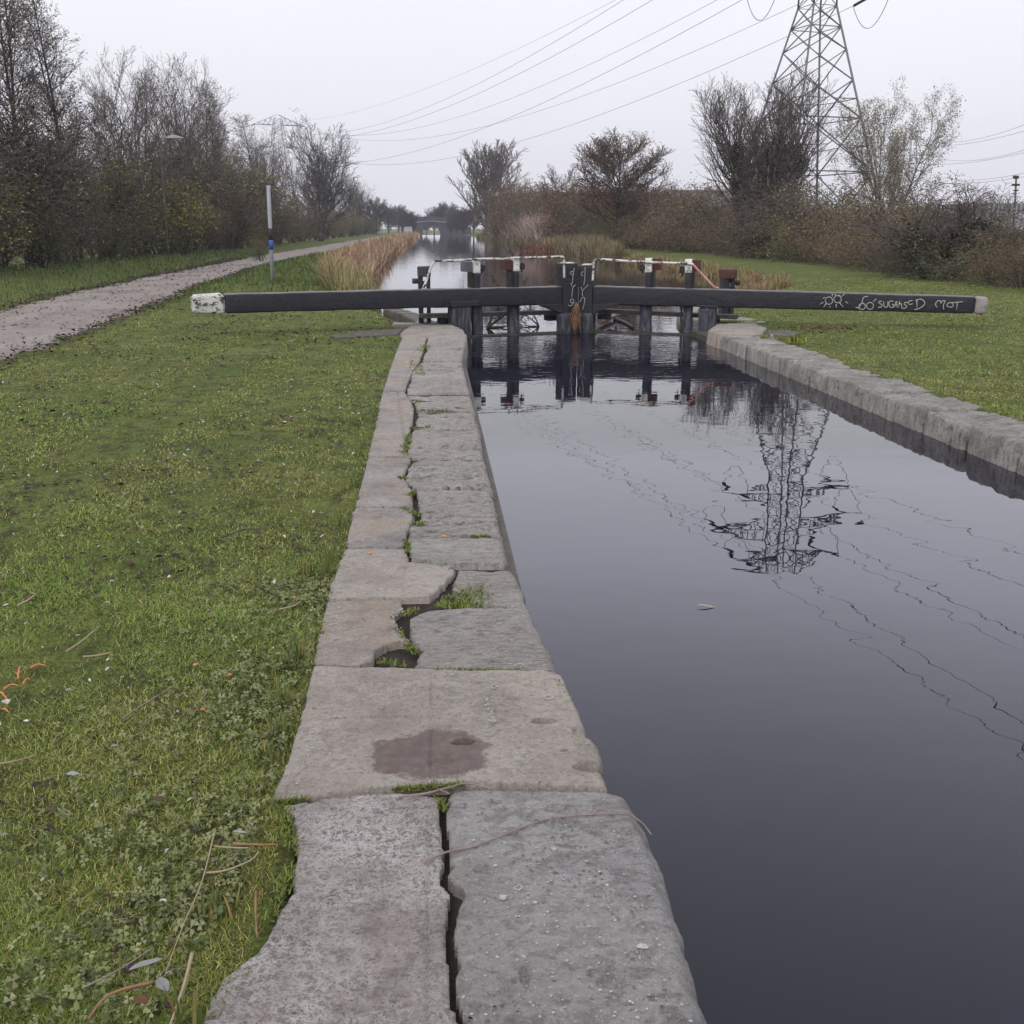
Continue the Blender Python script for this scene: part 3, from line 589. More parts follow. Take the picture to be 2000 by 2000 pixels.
# handrails
r1 = [(826, 565), (834, 545), (843, 519), (849, 511), (858, 509.5), (900, 508.5), (934, 506), (960, 505.5), (985, 505.5), (1010, 503.5), (1060, 502.5), (1095, 501.5), (1100.5, 504), (1101.5, 512), (1102, 543)]
p1 = [on(u, v, GL, .11 if u < 1090 else -.05) for u, v in r1]; link('handrail', poly_tube('handrail', smooth_path(p1, 5), .021, 8), RAIL, G1)
r2 = [(1157.5, 549), (1159, 525), (1160, 511), (1165, 507), (1175, 506.5), (1210, 509), (1262, 512), (1310, 513.5), (1346, 515), (1354, 517)]
p2 = [on(u, v, GR, -.05 if u < 1162 else .11) for u, v in r2]; link('handrail', poly_tube('handrail', smooth_path(p2, 5), .021, 8), RAIL, G2)
p3 = [on(u, v, GR, .11) for u, v in ((1354, 517), (1362, 526), (1378, 543), (1391, 557), (1396, 561), (1404, 563))]; link('handrail_end', poly_tube('handrail_end', smooth_path(p3, 4), .020, 8), RAILR, G2)
# graffiti
def zg(l): return [(1580+x*.1863, 565+y*.1863) for x, y in l]
st = [circ(210, 120, 38), circ(300, 105, 38), [(145, 98), (168, 86)], [(115, 158), (150, 136)], [(155, 190), (180, 150)], [(222, 195), (220, 176)], [(286, 196), (285, 155)], [(360, 190), (320, 140)], [(383, 130), (410, 148)], [(245, 48), (245, 80)], [(268, 50), (288, 75)], [(310, 62), (330, 72)], [(340, 80), (375, 48)],
      circ(558, 180, 33), circ(640, 175, 36), [(560, 160), (562, 110), (580, 82), (620, 76)], [(515, 200), (545, 160)], [(670, 132), (708, 100)], [(490, 188), (530, 203)],
      [(765, 128), (736, 128), (735, 145), (765, 163), (757, 186), (725, 190)], [(783, 130), (785, 170), (800, 190), (824, 180), (828, 130)], [(886, 127), (850, 126), (838, 155), (850, 188), (880, 188), (886, 162), (868, 160)],
      [(895, 192), (915, 125), (926, 196)], [(902, 165), (925, 162)], [(940, 196), (950, 125)], [(948, 160), (966, 150), (976, 206)], [(1036, 140), (1006, 140), (1000, 160), (1026, 176), (1014, 196), (984, 202)], [(1085, 120), (1052, 124), (1042, 145), (1056, 160), (1088, 152)],
      [(1130, 115), (1132, 200)], [(1115, 118), (1170, 105), (1210, 130), (1206, 165), (1160, 200), (1105, 216)], [(1345, 192), (1326, 160), (1345, 127), (1372, 120), (1384, 150)], [(1384, 150), (1395, 125), (1428, 125), (1410, 165), (1412, 212)], circ(1480, 165, 33, 24), [(1490, 142), (1615, 131)], [(1555, 138), (1548, 218)]]
for i0, i1 in ((0, 13), (13, 19), (19, 30), (30, 35)): ribbon('graffiti', [zg(s) for s in st[i0:i1]], GR, -.008, .0085, CHALK, G2)
def zc(l): return [(1080+x*.088, 500+y*.088) for x, y in l]
ribbon('graffiti', [zc(s) for s in ([circ(420, 380, 36)[q] for q in range(11)], [(475, 265), (450, 400), (430, 620)], [(398, 600), (430, 695)], [(498, 640), (440, 715), (420, 920)], circ(425, 1000, 38, 45), [(462, 1030), (400, 1110), (345, 1090)])], GL, -.05, .007, CHALK, G1)
ribbon('graffiti', [zc(s) for s in ([(680, 350), (635, 370), (630, 410), (670, 440)], [(715, 250), (705, 520), (680, 650)], [(620, 680), (650, 770)], [(780, 640), (660, 770), (660, 900)], [(590, 1040), (640, 940), (702, 930), (690, 1080), (655, 1190)], [(565, 690), (562, 870), (552, 1070)])], GR, -.05, .007, CHALK, G2)
# paddle stands on the banks
def stand(name, label, u0, u1, vt, vb, yb, m_, seed, side):
    x0, _, zt = PY((u0+u1)/2, vt, yb); T = empty(name, (x0, yb, 0), label, 'paddle stand', 'paddle stands beside the gate'); wd = (u1-u0)/FPX*yb*.98
    link('timber_post', timber('timber_post', (x0-wd*.28, yb, -.15), (x0-wd*.28, yb, zt), wd*.36, .30, .012, .006, seed, up=(0, 1, 0)), BLACK, T)
    link('timber_post', timber('timber_post', (x0+wd*.30, yb+.03, -.15), (x0+wd*.30, yb+.03, zt-.02), wd*.3, .26, .012, .006, seed+1, up=(0, 1, 0)), BLACK, T)
    link('head_block', timber('head_block', (x0-wd*.5, yb+.02, zt-.08), (x0+wd*.5, yb+.02, zt-.08), .36, .17, .015, .008, seed+2), m_, T)
    link('cross_block', timber('cross_block', (x0-wd*.1, yb, zt-.30), (x0+wd*.35, yb, zt-.26), .2, .09, .012, .008, seed+3), WORN, T)
    link('winding_axle', poly_tube('winding_axle', [(x0+side*wd*.3, yb-.02, zt-.24), (x0+side*(wd*.5+.09), yb-.02, zt-.24)], .045, 12), IRON, T)
    return T
stand('paddle_stand', 'weathered grey paddle stand on the bank behind the left beam', 815, 841, 521, 630, 19.1, WORN, 51, -1)
T = stand('paddle_stand', 'black paddle stand with a rust red block behind the right beam', 1409, 1436, 526, 615, 19.9, RUST, 61, 1)

# ------------------------------------------------------------------ pylons and cables
def pylon(name, loc, rz, label, arms, H=22.8, a0=8.4, a1=1.75, zk=15.6, peak=False):
    T = empty(name, loc, label, 'pylon', 'electricity pylons of the line crossing the canal'); T.rotation_euler = (0, 0, rz)
    def half(z):
        if peak and z > zk: return a1/2*(1-.5*(z-zk)/(H-zk))
        return (a0+(a1-a0)*min(z/zk, 1))/2-(max(z-zk, 0)/(H-zk))*.12
    cn_ = [(-1, -1), (1, -1), (1, 1), (-1, 1)]
    def c(k, z): h = half(z); return (cn_[k % 4][0]*h, cn_[k % 4][1]*h, z)
    def part(nm, segs, n=4, m=STEEL):
        o = bpy.data.objects.new(nm, tube_mesh(nm, segs, n)); COL.objects.link(o); o.data.materials.append(m); o.parent = T; return o
    for k in range(4): part('leg', [(c(k, 0), c(k, zk), .095, .075), (c(k, zk), c(k, H), .07, .06)])
    lv = [q*zk/15.6 for q in (0, 5.2, 8.6, 11.0, 12.9, 14.3, 15.6)]+[zk+(H-zk)*q for q in (.2, .4, .6, .8, 1)]; S_ = []
    for i_ in range(len(lv)-1):
        a, b = lv[i_], lv[i_+1]
        for k in range(4):
            r = .055 if i_ < 3 else (.042 if a < zk else .028)
            S_ += [(c(k, a), c(k+1, b), r), (c(k+1, a), c(k, b), r)]
            if i_ in (1, 2) or i_ >= 5: S_.append((c(k, a), c(k+1, a), r*.8))
            if i_ < 3:
                m0 = np.array(c(k, a))*.5+np.array(c(k+1, b))*.5; zz = (a+b)/2; S_ += [(tuple((np.array(c(k, a))+np.array(c(k+1, b)))/2), c(k, (a*1.3+b*.7)/2+.4), r*.6), (tuple((np.array(c(k+1, a))+np.array(c(k, b)))/2), c(k+1, (a*1.3+b*.7)/2+.4), r*.6)]
    part('lattice', S_)
    for (z, hl) in arms:
        for s in (-1, 1):
            h = half(z); tip = (s*hl, 0, z); q = []
            for yq in (-1, 1):
                lo = (s*h, yq*h, z); hi = (s*half(z+1.3), yq*half(z+1.3), z+1.3) if not (peak and z > 22) else (s*.2, yq*.2, H+.6); q += [(lo, tip, .055), (hi, tip, .05)]
                for f in (.25, .5, .75):
                    A_ = tuple(np.array(lo)*(1-f)+np.array(tip)*f); B_ = tuple(np.array(hi)*(1-f)+np.array(tip)*f); q.append((A_, B_, .035))
                    if yq == 1: q.append((A_, (A_[0], -A_[1], A_[2]), .035))
                    C_ = tuple(np.array(lo)*(1-f+.25)+np.array(tip)*(f-.25)); q.append((C_, B_, .03))
            part('crossarm', q)
            I = []; J = []
            for d in (-1, 1):
                e0 = np.array(tip); e1 = e0+np.array((s*.1, d*1.9, -.25)); n_ = 9
                for t in range(n_): I.append((tuple(e0+(e1-e0)*(t/n_)), tuple(e0+(e1-e0)*((t+.6)/n_)), .11, .07))
            part('insulator_string', I, 6, IRON)
            prev = None
            for t in range(13):
                f = t/12*2-1; p = (tip[0]+s*.1, f*1.9, z-.25-1.7*(1-f*f)); 
                if prev: J.append((prev, p, .022))
                prev = p
            part('jumper_loop', J, 4, WIRE)
    return T
ARMS = [(16.5, 4.1), (19.0, 5.6), (21.6, 3.7)]
ARM2 = [(19.4, 4.0), (24.2, 5.6), (24.2, 3.2)]
P1c = PY(1597, 0, 75); x1 = P1c[0]
PX1 = pylon('pylon', (x1, 75, 0), math.radians(16), 'tall steel lattice pylon rising behind the ivy-clad tree and out of the photo', ARMS)
x2 = PY(543, 245, 262)[0]; PX2 = pylon('pylon', (x2, 262, 0), math.radians(21), 'small distant lattice pylon seen above the left-hand trees', ARM2[:2], H=25.8, a0=7.0, a1=3.0, zk=20, peak=True)
x3 = PY(1775, 260, 290)[0]; PX3 = pylon('pylon', (x3, 290, 0), math.radians(-35), 'faint far pylon half hidden behind the pale willow', [(16, 4.1), (20, 5.6), (24, 3.7)], H=27)
def arm_tip(loc, rz, s, hl, z, d):
    x, y = s*(hl+.1), d*1.9; return Vector((loc[0]+x*math.cos(rz)-y*math.sin(rz), loc[1]+x*math.sin(rz)+y*math.cos(rz), z-.25))
def cable(a, b, sag, r, label, grp='cables of the pylon line'):
    pts = [a.lerp(b, t/40)-Vector((0, 0, 4*sag*(t/40)*(1-t/40))) for t in range(41)]
    o = link('power_cable', tube_mesh('power_cable', [(tuple(pts[k]), tuple(pts[k+1]), r) for k in range(40)], 4), WIRE); tag(o, label, 'cable', grp)
P4 = (x1+14, -130, 0)
pos = {0: 'lowest', 1: 'middle', 2: 'topmost'}
for ai, (z, hl) in enumerate(ARMS):
    for s in (-1, 1):
        sd_ = 'canal side' if s < 0 else 'hedge side'
        cable(arm_tip((x1, 75), math.radians(16), s, hl, z, 1), arm_tip((x2, 262), math.radians(21), s, ARM2[ai][1], ARM2[ai][0], -1), 6.5, .02, f'{pos[ai]} cable on the {sd_}, strung between the tall and distant pylons')
        cable(arm_tip((x1, 75), math.radians(16), s, hl, z, -1), Vector((P4[0]+s*hl, P4[1], z+1)), 4, .013, f'{pos[ai]} cable on the {sd_}, running from the tall pylon towards the viewer')
cable(Vector((x1, 75, 22.8)), Vector((x2, 262, 25)), 4, .015, 'thin earth wire joining the tops of the tall and distant pylons')
for k, (ua, va, ub, vb) in enumerate([(1811, 243, 2030, 196), (1854, 269, 2030, 229), (1858, 277, 2030, 250), (1869, 304, 2030, 275), (1865, 319, 2030, 302), (1880, 348, 2030, 326)]):
    b = Vector(PY(ub+120, vb-(va-vb)*120/(ub-ua)*.9, 150)); z = [24, 24, 20, 20, 16, 16][k]; hl = [3.7, -3.7, 5.6, -5.6, 4.1, -4.1][k]
    a = arm_tip((x3, 290), math.radians(-35), 1 if hl > 0 else -1, abs(hl), z, -1)
    cable(a, b, 3, .03, ['topmost', 'second', 'third', 'fourth', 'fifth', 'lowest'][k]+' of the faint cables in the sky at the right edge', 'faint cables at the right edge')
# utility pole at the right edge
T = empty('utility_pole', PY(1980, 455, 70), 'thin utility pole with small cross pieces above the fence at the right edge', 'pole'); a = Vector(PY(1979, 470, 70)); b = Vector(PY(1985, 343, 70))
link('shaft', poly_tube('shaft', [a, b], [.08, .06], 8), BARKG, T)
for v, w_, h_ in ((346, .35, .2), (361, .5, .13), (372, .3, .08)):
    c = Vector(PY(1984, v, 70)); link('bracket', timber('bracket', c-Vector((w_/2, 0, 0)), c+Vector((w_/2, 0, 0)), .15, h_, .02, .002), IRON, T)

# ------------------------------------------------------------------ lamps, pole
def lamp(x, y, h):
    T = empty('street_lamp', (x, y, 0)); 
    link('lamp_post', poly_tube('lamp_post', [(x, y, -.2), (x, y, 1.2), (x+.03, y, h-.5), (x+.12, y, h-.12), (x+.45, y-.05, h)], [.065, .06, .04, .035, .03], 8), LAMPP, T)
    V = []; F = []
    for k in range(9):
        t = k/8; L_ = .85*t; w_ = .16*math.sin(math.pi*min(1, .12+.88*t)**.8)+.02
        for q in range(8):
            a = 2*math.pi*q/8; V.append((x+.4+L_, y-.05+w_*math.cos(a), h+.03+(.16 if math.sin(a) > 0 else .05)*math.sin(a)*math.sin(math.pi*min(.97, .15+.85*t))))
    for k in range(8):
        for q in range(8): F.append((k*8+q, k*8+(q+1) % 8, (k+1)*8+(q+1) % 8, (k+1)*8+q))
    me = bpy.data.meshes.new('lamp_head'); me.from_pydata(V, [], F+[tuple(range(8)), tuple(64+i for i in range(8))[::-1]]); link('lamp_head', me, LAMPM, T); return T
l0 = None
lab = ['nearest', 'second', 'third', 'fourth', 'fifth', 'sixth', 'seventh', 'eighth', 'ninth', 'tenth']
for k in range(9):
    y_ = 57.9+27.4*k; x_ = -13.3 if k else -13.55
    if l0 is None: o = l0 = lamp(x_, y_, 5.9)
    else:
        o = l0.copy(); COL.objects.link(o); o.location = (x_, y_, 0)
        for c in list(l0.children):
            c2 = c.copy(); COL.objects.link(c2); c2.parent = o
    tag(o, f'grey street lamp with a flat hooded head along the towpath, {lab[k]} from the viewer', 'street lamp', 'street lamps along the towpath')
b = P(533, 560, .03); T = empty('depth_post', (b[0], b[1], 0), 'bare grey metal pole with a blue band on the bank behind the left beam', 'pole')
t_ = PY(524, 362, b[1]); b = Vector(b); t_ = Vector(t_); b.z = -.1
link('shaft', poly_tube('shaft', [b, b.lerp(t_, .5), t_], .052, 12), POLE, T)
link('blue_band', poly_tube('blue_band', [b.lerp(t_, .40), b.lerp(t_, .485)], .055, 12), BLUE, T); link('black_band', poly_tube('black_band', [b.lerp(t_, .49), b.lerp(t_, .60)], .0545, 12), IRON, T)

# ------------------------------------------------------------------ buildings, fence, bridge
BR_ST = simple('bridge_stone', [(.05, .05, .065), (.09, .09, .11)], .8, .9, .3, 3); BR_LT = simple('bridge_pale_band', [(.42, .42, .46)], rough=.8, bump=0)
yb_ = 278.; bx0 = PY(812, 450, yb_)[0]; bx1 = PY(868, 450, yb_)[0]
T = empty('canal_bridge', ((bx0+bx1)/2, yb_, 0), 'dark stone arched bridge over the canal in the far distance', 'bridge')
cxb = PY(842, 450, yb_)[0]; ztop = PY(842, 424, yb_)[2]; ra = 2.0
out = []
for k in range(17):
    a = math.pi*k/16; out.append((cxb-ra*1.15*math.cos(a), yb_, -.3+ra*1.5*math.sin(a)))
out = [(cxb-ra*1.15, yb_, -1)]+out+[(cxb+ra*1.15, yb_, -1)]
xl, xr = cxb-5.5, cxb+10
poly = [(xl, yb_, -1)]+out+[(xr, yb_, -1), (xr, yb_, ztop-2.4), (cxb+5, yb_, ztop-1.0), (cxb+3, yb_, ztop-.35), (cxb, yb_, ztop-.2), (cxb-3, yb_, ztop-.35), (xl, yb_, ztop-1.0)]
bm = bmesh.new(); vs = [bm.verts.new(p) for p in poly]; f = bm.faces.new(vs); r_ = bmesh.ops.extrude_face_region(bm, geom=[f]); bmesh.ops.translate(bm, verts=[x for x in r_['geom'] if isinstance(x, bmesh.types.BMVert)], vec=(0, 6, 0)); bmesh.ops.triangulate(bm, faces=bm.faces); bmesh.ops.recalc_face_normals(bm, faces=bm.faces)
me = bpy.data.meshes.new('arch'); bm.to_mesh(me); bm.free(); link('arch', me, BR_ST, T)
link('parapet', tube_mesh('parapet', [((cxb-4.6, yb_-.15, ztop-1.35), (cxb, yb_-.15, ztop-.9), .07), ((cxb, yb_-.15, ztop-.9), (cxb+4.4, yb_-.15, ztop-1.3), .07)], 4), BR_LT, T)
link('parapet_wall', prism('parapet_wall', [(cxb-5.2, yb_+.3, ztop-1.2), (cxb+4.8, yb_+.3, ztop-1.2), (cxb+4.8, yb_+.3, ztop-.1), (cxb, yb_+.3, ztop+.2), (cxb-5.2, yb_+.3, ztop-.1)], (0, .5, 0)), BR_ST, T)
T = empty('distant_lock_gate', (cxb, yb_+9, 0), 'far lock gate with white uprights seen under the distant bridge arch', 'lock gate'); 
for dx in (-.7, 0, .55): link('upright', timber('upright', (cxb-.2+dx*1.3, yb_-1.6, -.3), (cxb-.2+dx*1.3, yb_-1.6, 2.4), .12, .12, .01, 0), BR_LT, T)
link('cross_rail', timber('cross_rail', (cxb-1.6, yb_-1.7, .85), (cxb+.9, yb_-1.7, .85), .12, .10, .01, 0), BR_LT, T)
T = empty('towpath_barrier', PY(797, 447, 255), 'pale low barrier where the towpath reaches the bridge', 'barrier'); q = PY(797, 440, 255)
link('panel', box('panel', q[0]-.9, q[0]+.9, 255, 255.3, .1, 1.9, .03), BR_LT, T); link('dark_rail', box('dark_rail', q[0]-1.2, q[0]+1.0, 254.9, 255.4, 1.9, 2.3, .02), IRON, T)
yw = 165.
CLAD = simple('brown_grey_cladding', [(.30, .265, .255), (.36, .32, .31)], 1.5, .8, .25, 20, .05, stretch=(8, 1, .3)); CLADR = simple('pale_roof', [(.33, .31, .31)], rough=.7, bump=0)
for (ua, ub, vt_, mt, yy_, lb) in ((984, 1312, 375, simple('brown_cladding', [(.13, .115, .105), (.18, .16, .145)], 1.5, .85, .25, 20, .05, stretch=(8, 1, .3)), 165., 'long low dark brown warehouse behind the poplar and the round tree'), (1314, 1480, 370, CLAD, 172., 'pale grey-brown warehouse end between the round tree and the ivy-clad tree')):
    xa = PY(ua, 400, yy_)[0]; xb = PY(ub, 400, yy_)[0]; zt = PY(1200, vt_, yy_)[2]
    T = empty('warehouse', ((xa+xb)/2, yy_, 0), lb, 'building')
    link('wall', box('wall', xa, xb, yy_, yy_+30, -.5, zt-.2, .05), mt, T); link('roof', prism('roof', [(xa-.2, yy_-.2, zt-.19), (xa-.2, yy_+30.2, zt-.19), (xa-.2, yy_+15, zt+.4), (xa-.2, yy_-.2, zt)], (xb-xa+.4, 0, 0)), CLADR, T)
    link('door', box('door', (xa+xb)/2, (xa+xb)/2+4, yy_-.08, yy_+.1, -.4, 4.2, .02), simple('shutter', [(.18, .18, .19)], rough=.6, bump=0), T)
yw2 = 120.; xa = PY(1905, 400, yw2)[0]; xb = PY(2120, 400, yw2)[0]; zt = PY(1950, 397, yw2)[2]
T = empty('warehouse', ((xa+xb)/2, yw2, 0), 'grey industrial shed with dark eaves at the right edge behind the palisade fence', 'building')
link('wall', box('wall', xa, xb, yw2, yw2+20, -.5, zt-.7, .05), simple('grey_cladding', [(.30, .31, .33), (.38, .39, .41)], 1, .8, .2), T); link('roof', box('roof', xa-.2, xb+.2, yw2-.4, yw2+20, zt-.68, zt, .03), simple('slate_eaves', [(.13, .14, .18)], rough=.7, bump=0), T)
T = empty('palisade_fence', (20, 58, 0), 'tall grey steel palisade fence behind the right-hand bushes', 'fence')
fa = Vector(PY(1480, 500, 60)); fb = Vector(PY(2080, 500, 50)); fa.z = fb.z = 0; L_ = (fb-fa).length; d_ = (fb-fa)/L_; npan = int(L_/2.6); FM = simple('galvanised_pales', [(.24, .25, .27), (.33, .34, .36)], 3, .6, .1)
for k in range(npan):
    a = fa+d_*(k*L_/npan); S_ = []
    for q in range(15):
        p = a+d_*(L_/npan*(q+.5)/15); S_.append(((p.x, p.y, .1), (p.x, p.y, 2.72), .045, .045)); S_.append(((p.x, p.y, 2.72), (p.x, p.y, 2.86), .045, .005))
    e_ = a+d_*(L_/npan); S_ += [((a.x, a.y+.08, .5), (e_.x, e_.y+.08, .5), .04), ((a.x, a.y+.08, 2.3), (e_.x, e_.y+.08, 2.3), .04)]
    link('pale_panel', tube_mesh('pale_panel', S_, 4), FM, T); link('fence_post', timber('fence_post', (a.x, a.y+.14, -.1), (a.x, a.y+.14, 2.75), .1, .1, .008, 0), FM, T)

# ------------------------------------------------------------------ trees
def grow(seed, H, r0, kind):
    """returns segments per level and leaf anchor points"""
    rg = random.Random(seed); segs = {0: [], 1: [], 2: [], 3: []}; tips = []
    K = kind
    def br(p, d, L, r, lev):
        n = K['n'][lev]; st = L/n; pts = [p]; 
        for k in range(n):
            d = (d+Vector((rg.gauss(0, 1), rg.gauss(0, 1), rg.gauss(0, 1)))*K['wig'][lev]+Vector((0, 0, K['up'][lev]))).normalized()
            q = p+d*st; ra_ = r*(1-k/n*K.get('tap', .85)); rb = r*(1-(k+1)/n*K.get('tap', .85))
            segs[lev].append((tuple(p), tuple(q), max(ra_, K.get('rmin', .0075)), max(rb, K.get('rmin', .0075)*.8)))
            p = q; pts.append(p)
            if lev >= 2: tips.append((p, d))
        if lev < K['lev']:
            nb = K['nb'][lev]; nb = max(1, int(nb*rg.uniform(.75, 1.25)*(1 if lev == 0 else (.5+L/K['L'][lev]*.5))))
            for b in range(nb):
                t = K['s'][lev]+(1-K['s'][lev])*((b+rg.random())/nb); t = min(t, .99); i_ = min(int(t*n), n-1); q = pts[i_].lerp(pts[i_+1], t*n-i_)
                dd = (pts[i_+1]-pts[i_]).normalized(); an = math.radians(rg.gauss(K['ang'][lev], 9)); ph = b*2.4+rg.uniform(-.6, .6) if lev == 0 else rg.uniform(0, 6.28)
                ax = dd.cross(Vector((math.cos(ph), math.sin(ph), .1))).normalized(); nd = (dd*math.cos(an)+dd.cross(ax).normalized()*math.sin(an)).normalized()
                if lev == 0: prof = K['prof'](t)
                else: prof = 1-.6*t
                br(q, nd, K['L'][lev+1]*prof*rg.uniform(.75, 1.2), r*(1-t*.8)*K.get('rr', .5)+.004, lev+1)
    stems = K.get('stems', 1)
    for s in range(stems):
        a = rg.uniform(0, 6.28); sp = K.get('sp', 0); d = Vector((math.cos(a)*sp*rg.uniform(.4, 1), math.sin(a)*sp*rg.uniform(.4, 1), 1)).normalized()
        br(Vector((math.cos(a)*.6*r0*(stems > 1), math.sin(a)*.6*r0*(stems > 1), -.15)), d, K['L'][0]*(rg.uniform(.75, 1.05) if stems > 1 else 1), r0, 0)
    return segs, tips
def leaves(seed, tips, n, size, pal, spread=.15, droop=0., sel=None):
    rg = np.random.default_rng(seed)
    P_ = np.array([tuple(t[0]) for t in tips])
    if sel is not None: P_ = P_[sel(P_)]
    if len(P_) == 0: P_ = np.zeros((1, 3))
    c = P_[rg.integers(0, len(P_), n)]+rg.normal(0, spread, (n, 3)); a = rg.normal(0, 1, (n, 3)); a[:, 2] = a[:, 2]*.6-droop; a /= np.linalg.norm(a, axis=1, keepdims=True)
    b = np.cross(a, rg.normal(0, 1, (n, 3))); b /= np.linalg.norm(b, axis=1, keepdims=True); s = size*rg.uniform(.6, 1.3, (n, 1))
    V = np.stack([c-a*s, c+b*s*.5, c+a*s, c-b*s*.5], 1).reshape(-1, 3); F = np.arange(4*n).reshape(n, 4)
    pal = np.array(pal); q = rg.integers(0, len(pal), n); cl = pal[q]*rg.uniform(.7, 1.3, (n, 1)); return nmesh('foliage', V, F, np.repeat(cl, 4, 0))
class Proto:
    def __init__(s, seed, H, r0, kind, bark, twig, lf=None, ivy=None):
        segs, tips = grow(seed, H, r0, kind); z = max(max(t[0].z for t in tips), .1); s.H = z; s.parts = []
        a = tube_mesh('trunk', segs[0]+(segs[1] if kind['lev'] > 1 else []), 6); a.materials.append(bark); s.parts.append(('trunk', a))
        tw = segs[2]+segs[3]+(segs[1] if kind['lev'] <= 1 else [])
        b = tube_mesh('crown', tw, 3); b.materials.append(twig); s.parts.append(('crown', b))
        for nm, args in (('foliage', lf), ('ivy', ivy)):
            if args: m = leaves(seed+9, tips if nm == 'foliage' else [(Vector(x[0])*(1-t)+Vector(x[1])*t, 0) for x in segs[0] for t in (0, .2, .4, .6, .8)], *args); m.materials.append(LEAF); s.parts.append((nm, m))
    def put(s, name, x, y, h, label, cat, grp=None, rz=None, sx=1., skip=()):
        z = float(gz(x, y)); T = empty(name, (x, y, z), label, cat, grp); k = h/s.H; T.scale = (k*sx, k*sx, k); T.rotation_euler = (0, 0, rz if rz is not None else RG.uniform(0, 6.28))
        for nm, me in s.parts:
            if nm in skip: continue
            o = bpy.data.objects.new(nm, me); COL.objects.link(o); o.parent = T
        return T
RG = random.Random(77)
ON = 'first second third fourth fifth sixth seventh eighth ninth'.split(); TN = 'twenty thirty forty fifty sixty seventy eighty ninety'.split()
ORD = 'nearest second third fourth fifth sixth seventh eighth ninth tenth eleventh twelfth thirteenth fourteenth fifteenth sixteenth seventeenth eighteenth nineteenth'.split()
for q in TN: ORD += [q[:-1]+'ieth']+[q+'-'+o_ for o_ in ON]
ALDER = dict(lev=3, n=[14, 5, 3, 2], wig=[.035, .09, .14, .2], up=[.04, .10, .08, .05], nb=[52, 10, 6], s=[.12, .2, .15], ang=[52, 42, 40], L=[11, 2.9, 1.15, .5], prof=lambda t: 1.0-.75*t**1.3, rr=.38)
ASH = dict(lev=3, n=[9, 7, 4, 3], wig=[.06, .09, .12, .16], up=[.05, .13, .12, .08], nb=[22, 11, 6], s=[.2, .2, .15], ang=[44, 38, 36], L=[7.5, 5.2, 1.9, .8], prof=lambda t: 1.0-.45*t, rr=.55)
POP = dict(lev=3, n=[9, 7, 4, 3], wig=[.05, .06, .08, .12], up=[.06, .14, .16, .12], nb=[24, 12, 8], s=[.12, .15, .15], ang=[38, 34, 32], L=[10, 6.5, 2.2, .9], prof=lambda t: 1.0-.55*t, rr=.55, stems=2, sp=.15)
ROUND = dict(lev=3, n=[6, 7, 5, 3], wig=[.04, .08, .11, .16], up=[.02, .09, .09, .08], nb=[44, 14, 9], s=[.24, .15, .15], ang=[54, 36, 36], L=[5.8, 3.5, 1.5, .65], prof=lambda t: 1.0-.30*t*t, rr=.45, rmin=.013)
SHRUB = dict(lev=3, n=[6, 4, 3, 2], wig=[.12, .16, .2, .25], up=[.03, .04, .03, .0], nb=[9, 6, 4], s=[.15, .15, .15], ang=[42, 44, 44], L=[3.0, 1.5, .8, .4], prof=lambda t: 1.0-.4*t, rr=.5, stems=9, sp=.75)
BRAM = dict(lev=2, n=[9, 5, 3, 2], wig=[.14, .2, .25, .25], up=[-.06, -.04, .0, .0], nb=[7, 5, 4], s=[.1, .15, .15], ang=[50, 50, 44], L=[3.6, 1.3, .6, .4], prof=lambda t: 1.0-.3*t, rr=.45, stems=18, sp=1.3)
WILL = dict(lev=3, n=[8, 7, 5, 3], wig=[.07, .08, .12, .18], up=[.04, .12, .12, .02], nb=[19, 12, 7], s=[.15, .15, .15], ang=[42, 36, 38], L=[8, 5.5, 2.1, .9], prof=lambda t: 1.0-.5*t, rr=.5, stems=3, sp=.45)
HAW = dict(lev=3, n=[6, 6, 4, 3], wig=[.14, .18, .22, .25], up=[-.01, .0, .0, .0], nb=[14, 10, 7], s=[.15, .2, .15], ang=[52, 46, 44], L=[2.8, 2.6, 1.2, .5], prof=lambda t: 1.0-.3*t, rr=.5, stems=4, sp=.5)
gp = [(.20, .22, .05), (.26, .25, .06), (.12, .15, .05), (.30, .26, .07), (.15, .17, .055), (.10, .10, .05)]; bp = [(.17, .10, .06), (.12, .075, .05), (.21, .13, .06), (.10, .08, .05)]; dk = [(.06, .05, .03), (.09, .08, .035), (.05, .045, .03)]
alders = [Proto(100+k, 11, .11, ALDER, BARK, TWIG, (2000+600*k, .045, dk, .12)) for k in range(3)]
ashes = [Proto(110+k, 10, .12, ASH, BARKG, TWIG, (250, .05, dk, .1)) for k in range(3)]
shr_g = [Proto(120+k, 4, .035, SHRUB, BARK, TWIG, (4000, .042, gp, .24)) for k in range(3)]
shr_d = [Proto(130+k, 4, .035, SHRUB, BARK, TWIG, (4200, .042, [(.11, .15, .055), (.16, .19, .06), (.10, .10, .055), (.20, .16, .07)], .22)) for k in range(3)]
shr_o = [Proto(146+k, 4, .035, SHRUB, BARK, TWIGR, (3600, .048, [(.26, .13, .045), (.20, .10, .04), (.16, .10, .05)], .2)) for k in range(2)]
shr_b = [Proto(140+k, 4, .035, SHRUB, BARK, TWIGR, (2300, .042, bp, .2)) for k in range(3)]
